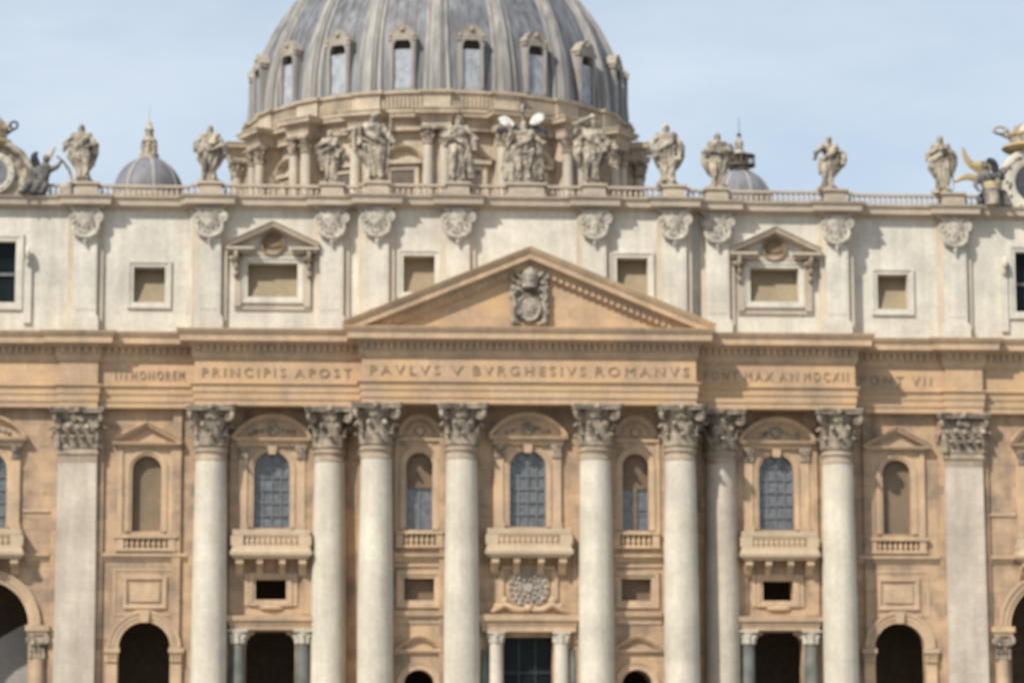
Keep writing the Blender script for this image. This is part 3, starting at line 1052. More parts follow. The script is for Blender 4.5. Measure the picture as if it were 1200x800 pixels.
    q.box(c - 3.0, c + 3.0, y - .6, y + .1, 12.99, 14.1)
    D_ = build('doorway', q, OCHT, B)
    for t in (-1, 1):
        x = c + t * 2.58
        q = MB()
        q.lathe([(.62, ZF + .6), (.62, 7), (.54, 11.9)], x, y - .35, 20)
        k_ = build('column', q, GREEN, D_, smooth=45)
        q = MB()
        q.lathe([(.54, 11.9), (.6, 12.4), (.72, 12.8)], x, y - .35, 16)
        q.box(x - .78, x + .78, y - 1.05, y + .1, 12.82, 12.98)
        for i in range(8):
            an = i * PI / 4
            leaf(q, x + .55 * math.cos(an), y - .35 + .55 * math.sin(an), math.cos(an), math.sin(an), 11.92, .8, .2, .2)
        build('capital', q, WHT, D_, smooth=45)
        q = MB()
        q.box(x - .8, x + .8, y - 1.1, y + .1, ZF, ZF + .6)
        build('column_base', q, WHT, D_)
        q = MB()
        q.prism([(c + t * 1.95, 12.9), (c + t * 1.95, 12.2), (c + t * 1.7, 12.3), (c + t * 1.6, 12.6), (c + t * 1.3, 12.65), (c + t * 1.25, 12.9)], y + .1, y + .7)
        build('corner_scroll', q, OCHT, D_)
    # narrow bays of the centre
    c, y, hw, zs = 8.66 * s, YC, 1.05, 25.95
    f = MB()
    f.elev(arch(c, hw, 20.85, zs)[1:] + [(c - hw, 20.85)], [(.002, -.2), (.002, .08), (.2, .1), (.22, .18), (.5, .18), (.52, -.2)], y)
    f.box(c - 1.95, c - 1.62, y - .12, y + .05, 20.7, 27.9)
    f.box(c + 1.62, c + 1.95, y - .12, y + .05, 20.7, 27.9)
    f.box(c - 1.95, c + 1.95, y - .22, y + .05, 27.92, 28.2)
    f.elev(archtop(c, 1.35, 28.3, 14), [(0, -.1), (0, .15), (.2, .18), (.22, .3), (.4, .3), (.42, -.1)], y)
    W = build('window', f, OCHT, B)
    q = MB()
    q.disc([(1.3, -.05), (1.25, .04), (.1, .05)], c, 28.35, y, 24, 1, 1)
    for k in range(7):
        an = PI * (k + .5) / 7
        q.ball((c + .85 * math.cos(an), y - .1, 28.45 + .8 * math.sin(an)), .26, (1, .5, 1), 1)
    q.ball((c, y - .15, 28.75), .4, (1, .6, 1))
    build('relief', q, OCHT, W, smooth=45)
    q = MB()
    q.prism([(c - hw - .1, 24.3)] + [(c + hw + .1, 24.3)] + archtop(c, hw + .1, zs), y + .5, y + .6)
    build('shutter', q, SHUT, W)
    pane_bars(W, c, hw, 20.85, 24.28, y + .62, 2, 2 if s > 0 else 1, False)
    q = MB()
    q.box(c - 1.1, c + 1.1, y + .4, y + .66, 24.2, 24.42)
    if s > 0:
        q.box(c - .14, c + .14, y + .4, y + .6, 20.85, 24.2)
    build('transom', q, SHUT, W)
    q = MB()
    q.box(c - 1.9, c + 1.9, y - .4, y + .1, 20.5, 20.72)
    q.box(c - 1.85, c - 1.3, y - .3, y + .1, 19.6, 20.5)
    q.box(c + 1.3, c + 1.85, y - .3, y + .1, 19.6, 20.5)
    for i in range(6):
        baluster(q, c - 1.05 + 2.1 * i / 5, y - .15, 19.6, 20.5, .15)
    q.box(c - 1.9, c + 1.9, y - .36, y + .1, 19.4, 19.6)
    build('sill_balustrade', q, OCHT, W, smooth=45)
    q = MB()
    for pr_c in ([(-.1, 18.3), (.1, 18.3), (.14, 18.6), (.4, 18.7), (.45, 18.95), (-.1, 18.97)], [(-.1, 13.4), (.1, 13.4), (.14, 13.9), (.4, 14.0), (.48, 14.4), (-.1, 14.42)], [(-.1, 11.0), (.1, 11.0), (.12, 11.15), (.3, 11.2), (.32, 11.4), (-.1, 11.42)], [(-.1, 17.9), (.14, 17.9), (.15, 18.1), (-.1, 18.1)]):
        q = MB()
        q.plan([(c - 2.0, y), (c + 2.0, y)], pr_c)
        build('string_course', q, OCHT, B)
    q = MB()
    q.elev([(c - 1.9, 11.45), (c - 1.2, 11.95), (c - .5, 12.3), (c, 12.4), (c + .5, 12.3), (c + 1.2, 11.95), (c + 1.9, 11.45)], [(.25, -.1), (.25, .2), (.1, .35), (0, .45), (-.04, -.1)], y)
    build('door_hood', q, OCHT, B)
    q = MB()
    q.elev(rect(c - 1.2, c + 1.2, 15.25, 17.0), [(.002, -.2), (.002, .08), (.25, .1), (.27, .2), (.6, .22), (.62, -.2)], y, True)
    W = build('mezzanine_window', q, OCHT, B)
    q = MB()
    q.box(c - 1.3, c + 1.3, y + .75, y + .85, 15.1, 17.1)
    build('blind_panel', q, SHUT, W)
    q = MB()
    q.elev(archtop(c, 1.2, 8.6, 14), [(.002, -.1), (.002, .12), (.3, .14), (.55, .24), (.57, -.1)], y)
    build('archway', q, OCHT, B)

# central doorway, medallion
y = YC
q = MB()
q.plan([(-3.75, y + .1), (-3.75, y - .75), (3.75, y - .75), (3.75, y + .1)], [(-.7, 12.75), (0, 12.75), (.02, 13.2), (.1, 13.25), (.1, 13.5), (.32, 13.62), (.38, 14.1), (-.7, 14.12)])
q.box(-3.6, 3.6, y - .6, y + .1, 12.74, 14.1)
D_ = build('doorway', q, OCHT, B)
for t in (-1, 1):
    q = MB()
    q.lathe([(.6, ZF + .5), (.6, 7), (.55, 11.9)], t * 2.6, y - .3, 20)
    build('column', q, WHT, D_, smooth=45)
    q = MB()
    q.lathe([(.5, ZF + .5), (.5, 7), (.44, 11.4)], t * 3.5, y + .1, 20)
    build('column', q, GREEN, D_, smooth=45)
    q = MB()
    x = t * 2.6
    q.lathe([(.55, 11.9), (.62, 12.3), (.7, 12.6)], x, y - .3, 16)
    q.box(x - .72, x + .72, y - .98, y + .1, 12.6, 12.73)
    for i in range(8):
        an = i * PI / 4
        leaf(q, x + .54 * math.cos(an), y - .3 + .54 * math.sin(an), math.cos(an), math.sin(an), 11.9, .65, .2, .18)
    build('capital', q, WHT, D_, smooth=45)
q = MB()
q.box(-2.1, 2.1, y + 1.4, y + 1.5, ZF, 12.5)
build('door_pane', q, GLASSD, D_)
q = MB()
for x in (-1.97, -.66, .66, 1.97):
    q.box(x - .06, x + .06, y + 1.25, y + 1.38, ZF, 12.4)
for z in (6.5, 9.6):
    q.box(-2, 2, y + 1.27, y + 1.39, z - .07, z + .07)
build('glazing_bar', q, plain('dark_green_frame', (0.02, 0.03, 0.028), .5), D_)
q = MB()
q.elev(rect(-1.85, 1.85, 14.4, 17.7), [(0, -.1), (0, .1), (.12, .16), (.3, .16), (.34, -.1)], y, True)
q.disc([(1.75, -.05), (1.75, .1), (1.62, .2), (1.5, .1), (.1, .08)], 0, 16.25, y, 36)
MED = build('medallion', q, OCHT, B, smooth=40)
q = MB()
rm = random.Random(4)
for k in range(70):
    an, rr = rm.uniform(0, 2 * PI), 1.45 * math.sqrt(rm.uniform(.05, 1))
    q.ball((rr * math.cos(an), y - .1, 16.25 + rr * math.sin(an)), rm.uniform(.1, .2), (1, .7, 1), 1)
for nn_, r_, b_ in ((18, 1.42, .17), (14, 1.02, .17), (9, .66, .16)):
    for k in range(nn_):
        an = 2 * PI * k / nn_ + r_
        q.ball((r_ * math.cos(an), y - .2, 16.25 + r_ * math.sin(an)), b_ * rm.uniform(.8, 1.15), (1, .9, 1), 1)
q.disc([(.4, 0), (.35, .25), (.1, .3)], 0, 16.25, y - .08, 16)
build('relief', q, stone('grey_relief_stone', (.44, .40, .35), dark=.8, grime=(.14, .14, .145), grime_amt=.75, grime_scale=2.2), MED, smooth=45)
q = MB()
for s in (-1, 1):
    q.tube([(s * .3, y - .3, 14.45), (s * 1.1, y - .35, 14.5), (s * 1.9, y - .35, 14.9), (s * 2.6, y - .3, 14.5), (s * 3.1, y - .25, 14.3)], [.22, .3, .34, .26, .14], 8)
    q.ball((s * 1.9, y - .3, 15.2), .35)
    q.ball((s * 2.5, y - .25, 14.75), .3)
    q.box(s * 2.15 - .2, s * 2.15 + .2, y - .2, y + .05, 14.3, 17.6)
q.ball((0, y - .3, 14.6), .35)
build('garland', q, OCHT, MED, smooth=45)

# ---------------------------------------------------------------- statues
def figure(H, arms, lean=0.0, turn=0.0, cloak=1, extra=None, wide=1.0, seed=0, seated=False):
    """robed standing figure as one carved surface; unit height 1 -> H metres, facing -y"""
    rnd = random.Random(seed)
    mb = MB()
    ph = rnd.uniform(0, 6)
    K = 24
    secs = [(0, .105, .095), (.03, .115, .10), (.12, .098, .088), (.25, .102, .088), (.40, .116, .095), (.52, .12, .098), (.60, .102, .085), (.66, .105, .085), (.74, .128, .092), (.80, .138, .088), (.835, .10, .07), (.86, .045, .045)]
    def off(z):
        return lean * math.sin(PI * z * .9) * .5
    rs = []
    for z, rx, ry in secs:
        r = []
        for i in range(K):
            th = 2 * PI * i / K
            fold = 1 + (.16 * (1 - z / .75) + .04) * math.sin(7 * th + ph + 2.2 * z) * (1 if z < .75 else .3) + .05 * math.sin(3 * th + 5 * z + ph) * (1 if z < .7 else 0)
            r.append((off(z) + rx * wide * fold * math.cos(th), ry * fold * math.sin(th), z))
        rs.append(r)
    mb.rings(rs)
    hx = off(.86) + lean * .1
    # advanced knee and feet
    kx = .05 if lean <= 0 else -.05
    mb.chain([((kx + off(.5), -.04, .52), .075), ((kx * 1.5 + off(.3), -.115, .29), .06), ((kx * 1.6, -.10, .06), .045)])
    for f in (-.06, .07):
        mb.cap((f, -.08, .02), .03, (f * 1.3, -.17, .015), .024, 8)
    # neck, head
    mb.cap((hx * .9, 0, .84), .042, (hx, -.012, .89), .036)
    hz = .935
    tx = math.sin(turn)
    mb.ball((hx, -.018, hz), .052, (.88, 1.0, 1.22))
    fx, fy = hx + tx * .048, -.018 - math.cos(turn) * .048
    mb.ball((fx, fy - .004, hz - .004), .0135, (.8, 1, 1.6))              # nose
    mb.ball((hx + tx * .03, -.018 - .034, hz + .016), .028, (1.3, .7, .4))   # brow
    mb.ball((hx + tx * .034, -.018 - .03, hz - .05), .032, (.9, .9, 1.3))   # beard
    mb.ball((hx, .008, hz + .012), .056, (.95, 1, 1.1))                      # hair
    for t in (-1, 1):
        mb.ball((hx + t * .047, -.01, hz - .002), .014, (.6, 1, 1.4))        # ear
        mb.ball((hx + t * .043, .008, hz - .03), .024, (.8, 1, 1.6))
    # arms: (side, elbow, hand)
    for t, el, ha in arms:
        sh = Vector((off(.8) + t * .125 * wide, 0, .80))
        el, ha = Vector(el) + Vector((off(.65), 0, 0)), Vector(ha) + Vector((off(.65), 0, 0))
        mb.chain([(sh, .056), (el, .046), (el.lerp(ha, .75), .036), (ha, .026)])
        mb.ball(el.lerp(ha, .45), .05, (1, 1, 1.2))
        d = (ha - el).normalized()
        sd_ = d.cross(Vector((0, -1, .3))).normalized()
        pal = ha + d * .025
        mb.ball(pal, .026, (1, .8, 1))
        for k in range(4):
            b = pal + sd_ * (.018 * (k - 1.5)) + d * .008
            e = b + d * (.04 - .005 * abs(k - 1.4))
            mb.chain([(b, .0095), (e, .0085), (e + d * .012 + Vector((0, .012, -.012)), .007)], 6)
        mb.cap(pal - sd_ * .02, .0095, pal - sd_ * .042 + d * .022, .008, 6)
        # hanging sleeve
        mb.chain([(el.lerp(ha, .2), .045), (el + Vector((t * .005, .02, -.13)), .03)])
    # cloak
    if cloak:
        c = cloak
        pts = [((off(.82) + c * .12, .0, .81), .06), ((off(.7) + c * .07, -.085, .70), .05), ((off(.6) - c * .02, -.105, .60), .055), ((off(.52) - c * .11, -.075, .53), .06), ((off(.4) - c * .14, -.03, .40), .045), ((-c * .12, -.01, .26), .03)]
        mb.chain(pts)
        pts = [((off(.8) + c * .13, .05, .80), .055), ((off(.6) + c * .185, .03, .64), .06), ((off(.4) + c * .18, .01, .46), .06), ((c * .14, .02, .30), .05), ((c * .11, .03, .2), .03)]
        mb.chain(pts)
        for j in range(4):
            a = .56 - j * .085
            mb.tube([(off(a) - c * .13, -.07, a + .02), (off(a), -.125 + .004 * j, a - .05), (off(a) + c * .12, -.085, a + .05)], .016, 6)
    for k in range(7):
        x = -.12 + .04 * k + rnd.uniform(-.01, .01)
        mb.tube([(x * .9 + off(.5) * .9, -.095 - .02 * math.cos(x * 9), .5), (x * .75, -.10, .28), (x * .8, -.10, .03)], [.012, .021, .017], 6)
    if extra:
        extra(mb)
    bmesh.ops.scale(mb.bm, vec=(H, H, H), verts=mb.bm.verts)
    me = mb.mesh('raw', None)
    o = bpy.data.objects.new('raw', me)
    COL.objects.link(o)
    md = o.modifiers.new('r', 'REMESH')
    md.mode = 'VOXEL'
    md.voxel_size = H * .0095
    md.adaptivity = 0
    dg = bpy.context.evaluated_depsgraph_get()
    m2 = bpy.data.meshes.new_from_object(o.evaluated_get(dg))
    bpy.data.objects.remove(o)
    def ss(a, b, t):
        t = min(max((t - a) / (b - a), 0), 1)
        return t * t * (3 - 2 * t)
    for v in m2.vertices:
        z = v.co.z / H
        v.co.x *= 1 + .30 * ss(.12, .45, z) * (1 - ss(.62, .80, z)) + .06 * ss(.78, .9, z)
        v.co.y *= 1 + .12 * ss(.2, .5, z)
    nrm = [v.normal.copy() for v in m2.vertices]
    for v, nv in zip(m2.vertices, nrm):
        q = v.co.copy()
        z = q.z / H
        th = math.atan2(q.y, q.x)
        wv = noise.noise(q * .9 + Vector((seed * 3, 0, 0)))
        low = (1 - ss(.50, .62, z)) * math.sin(10 * th + 5 * wv + 1.2 * q.z)
        top = ss(.50, .62, z) * (1 - ss(.80, .84, z)) * .6 * math.sin(7.5 * q.z - 4.5 * q.x + 5 * wv)
        v.co = q + nv * (.05 * (low + top) + .014 * noise.noise(q * 3 + Vector((seed, 0, 0))) + .01 * noise.noise(q * 8))
    for p in m2.polygons:
        p.use_smooth = True
    m2.materials.clear()
    m2.materials.append(STA)
    return m2

def statue(x, z_top, label, arms, **kw):
    px = min(PEDX, key=lambda v: abs(v - x))
    y = ay(px) + .1
    H = z_top - 49.42
    e = thing('statue', label, 'statue', (x, y, 49.12), 'saints standing on the balustrade')
    mb = MB()
    mb.slab([(.9 * math.cos(a), .7 * math.sin(a)) for a in [2 * PI * i / 12 for i in range(12)]], 0, .3)
    build('plinth', mb, STA, e)
    me = figure(H, arms, **kw)
    me.name = 'figure'
    obj('figure', me, e, (0, 0, .28))
    return e, H
def prop(e, name, H, mb, mat=STA):
    bmesh.ops.scale(mb.bm, vec=(H, H, H), verts=mb.bm.verts)
    return build(name, mb, mat, e, (0, 0, .28), smooth=45)

GRP = None
statue(-36.0, 54.05, 'leftmost stone saint with one elbow thrust out, beside the left clock group',
       [(-1, (-.215, -.02, .66), (-.10, -.10, .56)), (1, (.20, -.03, .64), (.13, -.12, .60))], lean=-.06, cloak=1, wide=1.08, seed=1)
e, H = statue(-25.75, 53.95, 'broad stone saint with both arms bent, right of the small left cupola',
       [(-1, (-.20, -.03, .65), (-.16, -.13, .52)), (1, (.19, -.02, .63), (.08, -.13, .56))], lean=.03, cloak=1, wide=1.12, seed=2)
mb = MB()
mb.tube([(.0, -.15, .50), (.02, -.17, .64)], [.05, .05], 8)
prop(e, 'book', H, mb)
statue(-15.85, 53.65, 'slim stone saint turned left, close beside the one stretching out an arm',
       [(-1, (-.17, -.05, .68), (-.06, -.14, .72)), (1, (.17, .0, .62), (.12, -.1, .5))], lean=-.05, turn=-.6, cloak=1, wide=.9, seed=3)
e, H = statue(-12.2, 54.85, 'stone saint stretching one arm and a draped cloth out to the left',
       [(-1, (-.20, -.04, .76), (-.36, -.10, .72)), (1, (.19, -.02, .66), (.20, -.12, .58))], lean=-.07, turn=-.5, cloak=-1, seed=4)
mb = MB()
mb.rings([[(-.20 - .0 * t - .16 * u, -.10 - .03 * math.sin(u * 9), .80 - .26 * t - .06 * u * t) for u in (0, .2, .4, .6, .8, 1)] + [(-.20 - .16 * u, -.06 - .03 * math.sin(u * 9), .80 - .26 * t - .06 * u * t) for u in (1, .8, .6, .4, .2, 0)] for t in (0, .25, .5, .75, 1)])
prop(e, 'draped_cloth', H, mb)
mb = MB()
mb.tube([(.16, -.14, .05), (.22, -.12, .98)], .012, 8)
prop(e, 'staff', H, mb)
e, H = statue(-5.6, 54.8, 'slender pale stone saint next left of the winged cross statue, leaning on a club',
       [(-1, (-.16, -.06, .66), (-.03, -.14, .60)), (1, (.19, .0, .64), (.17, -.1, .50))], lean=.06, cloak=0, wide=.92, seed=5)
mb = MB()
mb.tube([(.17, -.10, .52), (.2, -.09, .25), (.22, -.08, .02)], [.022, .045, .06], 8)
prop(e, 'club', H, mb)
# Christ with the cross and bright gleaming blades
e = thing('statue', 'central stone figure before a cross with bright white wings by its head', 'statue', (-.2, ay(0) + .1, 49.12), 'saints standing on the balustrade')
mb = MB()
mb.slab([(1.3 * math.cos(a), .8 * math.sin(a)) for a in [2 * PI * i / 14 for i in range(14)]], 0, .4)
build('plinth', mb, STA, e)
H = 4.9
me = figure(H, [(-1, (-.2, -.02, .68), (-.24, -.12, .86)), (1, (.2, -.03, .66), (.22, -.12, .62))], lean=.03, cloak=1, seed=6)
me.name = 'figure'
obj('figure', me, e, (0, 0, .38))
mb = MB()
mb.box(-.14, .14, .45, .7, .38, 6.75)
mb.box(-2.1, -.14, .46, .69, 4.5, 4.8)
mb.box(.14, 2.1, .46, .69, 4.5, 4.8)
mb.box(-.26, .26, .4, .75, 6.3, 6.8)
build('cross', mb, BRONZE, e)
mb = MB()
mb.ball((0, .35, 6.4), .2, (1, .8, 2.4))
mb.tube([(0, .35, 5.9), (0, .35, 5.2)], .09, 8)
build('finial', mb, STA, e, smooth=60)
for s in (-1, 1):
    mb = MB()
    a0 = .42 if s < 0 else .66
    for k in range(6):
        an = a0 + .085 * (k - 2.5)
        le = 1.9 - .12 * abs(k - 2.5)
        root = Vector((s * .3, .3, 4.85))
        d = Vector((s * math.cos(an), 0, math.sin(an)))
        nn = Vector((-d.z, 0, d.x))
        mb.rings([[root + d * le * t + nn * w_ * .5 + Vector((0, .03 * k, 0)), root + d * le * t + Vector((0, -.07 + .03 * k, 0)), root + d * le * t - nn * w_ * .5 + Vector((0, .03 * k, 0)), root + d * le * t + Vector((0, .04 + .03 * k, 0))] for t, w_ in ((.26, .06), (.45, .24), (.68, .34), (.88, .24), (1.02, .03))])
    build('wing_blade', mb, WHITEM, e, smooth=60)
    mb = MB()
    mb.tube([(s * .4, .85, 4.9), (s * 1.2, .9, 5.0 + (.5 if s < 0 else 0)), (s * 1.9, .9, 5.6 if s < 0 else 4.6), (s * 2.2, .9, 5.1 if s < 0 else 4.0)], [.1, .13, .1, .04], 8)
    build('bracket', mb, BRONZE, e, smooth=60)
    mb = MB()
    for k in range(5):
        x0_ = s * (.75 + .17 * k)
        mb.tube([(x0_ * .8, .12, 3.6 - .3 * k), (x0_ + s * .12 * math.sin(k), -.05 + .05 * k, 2.6), (x0_ + s * .1, -.12 + .06 * k, 1.5), (x0_ + s * .18 * math.cos(k * 2), -.1, .38)], [.14, .24, .28, .2], 8)
    build('cloud_drapery', mb, STA, e, smooth=60)
statue(5.35, 54.65, 'stone saint with one arm bent over his head, right of the winged statue',
       [(-1, (-.27, -.04, .90), (-.05, -.05, 1.02)), (1, (.18, -.02, .64), (.14, -.12, .52))], lean=.07, turn=.4, cloak=-1, wide=.92, seed=7)
e, H = statue(11.6, 54.35, 'upright stone saint with square shoulders, first against open sky right of the dome',
       [(-1, (-.20, -.02, .64), (-.17, -.10, .48)), (1, (.20, -.02, .63), (.16, -.12, .44))], lean=-.02, cloak=1, wide=1.1, seed=8)
e, H = statue(15.9, 53.85, 'stone saint holding an open dark book, in front of the right cupola',
       [(-1, (-.19, -.04, .64), (-.04, -.15, .62)), (1, (.19, -.04, .64), (.13, -.16, .64))], lean=.02, turn=.2, cloak=-1, wide=1.0, seed=9)
mb = MB()
mb.box(-.03, .16, -.21, -.175, .60, .70)
prop(e, 'book', H, mb)
statue(25.0, 53.75, 'stone saint with bowed head and twisting hips, alone on the right half of the balustrade',
       [(-1, (-.22, -.03, .68), (-.12, -.12, .74)), (1, (.21, .0, .64), (.19, -.09, .5))], lean=.11, turn=-.5, cloak=1, wide=.98, seed=10)
e, H = statue(34.8, 54.1, 'stone saint with hands joined at the chest, beside the gilded right clock group',
       [(-1, (-.18, -.05, .66), (-.04, -.15, .74)), (1, (.18, -.05, .65), (.03, -.15, .71))], lean=-.04, cloak=1, wide=1.0, seed=11)
mb = MB()
mb.tube([(.19, -.1, .0), (.15, -.12, .72)], .012, 8)
prop(e, 'staff', H, mb)

# ---------------------------------------------------------------- clocks and their angels
def clock(x, label, ro, ri, zc, left):
    y = AY['o'] - .2
    e = thing('clock', label, 'clock', (x, y, 47.98), 'clocks at the ends of the balustrade')
    zc -= 47.98
    mb = MB()
    pts = [(-3.6, 0), (3.6, 0), (3.5, .7), (2.75, 1.1), (2.9, 2.2), (2.2, 3.3), (1.2, 4.0), (-1.2, 4.0), (-2.2, 3.3), (-2.9, 2.2), (-2.75, 1.1), (-3.5, .7)]
    mb.prism(pts, -.1, 1.3)
    for s in (-1, 1):
        mb.tube([(s * 3.2, -.2, .4), (s * 2.95, -.3, 1.2), (s * 2.9, -.3, 2.3), (s * 2.2, -.3, 3.4), (s * 1.2, -.3, 4.1), (0, -.3, 4.3)], [.3, .3, .34, .32, .3, .2], 8)
        volute(mb, (s * 3.1, -.3, .6), (0, 1, 0), .6, .2)
        for k in range(8):
            mb.ball((s * (2.2 + .9 * math.sin(k * .5)), -.3, .4 + k * .45), random.uniform(.2, .32), sub=1)
    build('surround', mb, STA, e, smooth=45)
    mb = MB()
    mb.disc([(ro, -.05), (ro, .3), (ro * .93, .42), (ri * 1.12, .42), (ri, .3), (ri, -.05)], 0, zc, -.12, 40)
    build('ring', mb, WHT, e, smooth=40)
    mb = MB()
    mb.disc([(ri * .99, 0), (ri * .98, .05), (.05, .06)], 0, zc, -.3, 40)
    D = build('dial', mb, plain('blue_grey_dial', (.16, .17, .19) if left else (.05, .05, .055), .5), e)
    mb = MB()
    for k in range(12):
        an = k * PI / 6
        r0 = (ri + ro) / 2
        mb.ball((r0 * math.cos(an), -.56, zc + r0 * math.sin(an)), .09 * ro / 2, (1, .5, 1), 1)
    mb.cap((0, -.42, zc), .06, (.5 * ri, -.42, zc + .6 * ri), .03, 6)
    build('hand', mb, BRONZE, D)
    mb = MB()
    mb.lathe([(.7, 4.1), (1.25, 4.2), (1.4, 4.4), (1.3, 4.62), (.95, 4.68)], 0, .4, 20)
    q_ = 1.0 if left else 1.7
    T = build('tiara', mb, GOLD, e, smooth=45)
    T.scale = (q_, q_, 1.0)
    T.location.z = 0 if left else .75
    mb = MB()
    mb.lathe([(.92, 4.68), (1.0, 5.2), (.9, 5.8), (.55, 6.4), (.2, 6.7), (.2, 6.9), (.05, 7.0)], 0, .4, 18)
    build('cap', mb, STA, T, smooth=45)
    mb = MB()
    for k in range(10):
        an = k * PI / 5
        mb.cap((.98 * math.cos(an), .4 + .98 * math.sin(an), 5.5), .12, (1.1 * math.cos(an), .4 + 1.1 * math.sin(an), 6.1), .03, 6)
    mb.lathe([(.95, 5.35), (1.06, 5.4), (1.06, 5.6), (.95, 5.65)], 0, .4, 18)
    build('crown_band', mb, GOLD, T)
    for s in (-1, 1):
        mb = MB()
        mb.tube([(-s * .9, .5, 3.9), (s * 1.5, .3, 5.6)], .12, 8)
        mb.tube([(s * 1.5 + .3 * math.sin(k * PI / 8), .3, 5.9 - .3 * math.cos(k * PI / 8)) for k in range(17)], .1, 8)
        build('key', mb, BRONZE if left else STA, T)
    return e
clock(-43.1, 'left clock with a pale ring, scrolled stone surround and spiked tiara', 1.75, 1.15, 49.75, True)
clock(42.4, 'right clock with a large grey ring under a tiara on a gold rim', 3.0, 1.6, 50.0, False)

def angel(x, sgn, label, gold):
    y = AY['o'] - .2
    e = thing('angel_statue', label, 'statue', (x, y, 47.98), 'angels reclining beside the clocks')
    mb = MB()
    # seated, leaning body as one surface
    s = sgn
    H = 1.0
    mb.chain([((0, 0, .55), .55), ((s * .15, -.1, 1.3), .48), ((s * .3, -.05, 1.95), .5), ((s * .32, -.05, 2.3), .2)])
    mb.ball((s * .35, -.1, 2.62), .27, (.9, 1, 1.2))
    mb.ball((s * .35, .0, 2.7), .28, (.95, 1, 1.1))
    mb.ball((s * .35, -.37, 2.6), .06, (.8, 1, 1.5))
    for t in (-1, 1):
        mb.chain([((t * .25, -.2, .55), .4), ((t * .35 - s * .5, -.85, .75), .3), ((t * .4 - s * .8, -.9, .1), .2)])
        mb.cap((t * .4 - s * .8, -.9, .1), .14, (t * .4 - s * .95, -1.2, .05), .1, 8)
    mb.chain([((s * .3 - .5, -.05, 1.95), .24), ((s * .3 - .85, -.3, 1.4), .18), ((s * .3 - .7, -.7, 1.0), .11)])
    mb.chain([((s * .3 + .5, -.05, 1.95), .24), ((s * .3 + .95, -.25, 2.1), .18), ((s * .3 + 1.3, -.4, 2.5), .11)])
    for hx, hy, hz in ((s * .3 - .7, -.7, 1.0), (s * .3 + 1.3, -.4, 2.5)):
        for k in range(5):
            mb.chain([((hx + .05 * (k - 2), hy, hz), .045), ((hx + .07 * (k - 2), hy - .16 + .02 * abs(k - 2), hz - .03), .038)], 6)
    for k in range(9):
        a = -.7 + .17 * k
        mb.tube([(a * .7, -.35, 1.0), (a - s * .3, -.85, .6), (a - s * .5, -.95, .05)], [.1, .13, .1], 6)
    me = mb.mesh('raw', None)
    o = bpy.data.objects.new('raw', me)
    COL.objects.link(o)
    md = o.modifiers.new('r', 'REMESH')
    md.mode = 'VOXEL'
    md.voxel_size = .05
    dg = bpy.context.evaluated_depsgraph_get()
    m2 = bpy.data.meshes.new_from_object(o.evaluated_get(dg))
    bpy.data.objects.remove(o)
    for p in m2.polygons:
        p.use_smooth = True
    m2.materials.clear()
    m2.materials.append(stone('sooty_angel_stone', (.22, .20, .18), dark=.6, grime=(.03, .035, .045), grime_amt=.9, grime_scale=.7))
    obj('figure', m2, e)
    def blade(pts, wd, mat, nm='wing'):
        q = MB()
        P_ = [Vector(p) for p in pts]
        for _ in range(3):
            P_ = [P_[0]] + [w for a, b in zip(P_, P_[1:]) for w in (a.lerp(b, .25), a.lerp(b, .75))] + [P_[-1]]
        pts = P_
        n = len(pts)
        R = []
        for i, p in enumerate(pts):
            t = i / (n - 1)
            w_ = wd * math.sin(PI * (.15 + .85 * t)) + .02
            d = Vector(pts[min(i + 1, n - 1)]) - Vector(pts[max(i - 1, 0)])
            nn = Vector((-d.z, 0, d.x)).normalized()
            p = Vector(p)
            R.append([p + nn * w_, p + Vector((0, -.08, 0)), p - nn * w_, p + Vector((0, .08, 0))])
        q.rings(R)
        build(nm, q, mat, e, smooth=30)
    if gold:
        blade([(-.2, .2, 2.2), (-.9, .1, 2.5), (-1.7, 0, 3.0), (-2.0, 0, 3.9)], .26, GOLD)
        blade([(-.2, .2, 1.6), (-1.0, .1, 1.9), (-1.9, 0, 2.0), (-2.7, 0, 1.6)], .22, GOLD)
        blade([(.2, .2, 2.6), (-.1, .1, 2.7), (-.8, 0, 2.75), (-1.4, 0, 2.7)], .3, GOLD)
        blade([(.5, .3, 2.0), (.5, .2, 2.6), (.3, .1, 3.0), (-.2, 0, 3.1)], .28, BRONZE)
        q = MB()
        for k in range(16):
            q.ball((random.uniform(-.9, 1.6), random.uniform(-.5, .3), random.uniform(.2, 2.2)), random.uniform(.2, .42), (1, .8, 1.2), 1)
        build('drapery', q, BRONZE, e, smooth=60)
        q = MB()
        q.lathe([(.55, 0), (.5, .9), (.62, 1.0), (.62, 1.2)], -.1, -1.3, 16)
        q2 = build('pedestal', q, STA, e, smooth=45)
        q = MB()
        q.lathe([(.63, 1.2), (.66, 1.3), (.6, 1.42)], -.1, -1.3, 16)
        build('rim', q, GOLD, q2, smooth=45)
    else:
        blade([(.1, .2, 2.2), (.35, .1, 2.6), (.75, .0, 3.1), (1.0, 0, 3.6)], .24, WHT)
        blade([(-.2, .3, 2.0), (-.5, .2, 2.5), (-.6, .1, 2.9), (-.3, 0, 3.2)], .3, BRONZE)
        q = MB()
        q.tube([(1.15, 0, 2.9), (1.7, 0, 2.5), (2.15, 0, 1.9), (2.35, 0, 1.2), (2.25, 0, .4)], [.08, .1, .12, .14, .3], 8)
        build('scroll', q, STA, e, smooth=45)
        q = MB()
        q.lathe([(.55, 0), (.5, .6), (.42, .9)], 2.0, -.2, 16)
        build('pedestal', q, STA, e, smooth=45)
    return e
a_ = angel(-39.3, 1, 'dark reclining angel with a pale wing beside the left clock', False)
a_.scale = (1.05, 1.0, 1.15)
a_ = angel(38.75, -1, 'dark reclining angel with gilded wings beside the right clock', True)
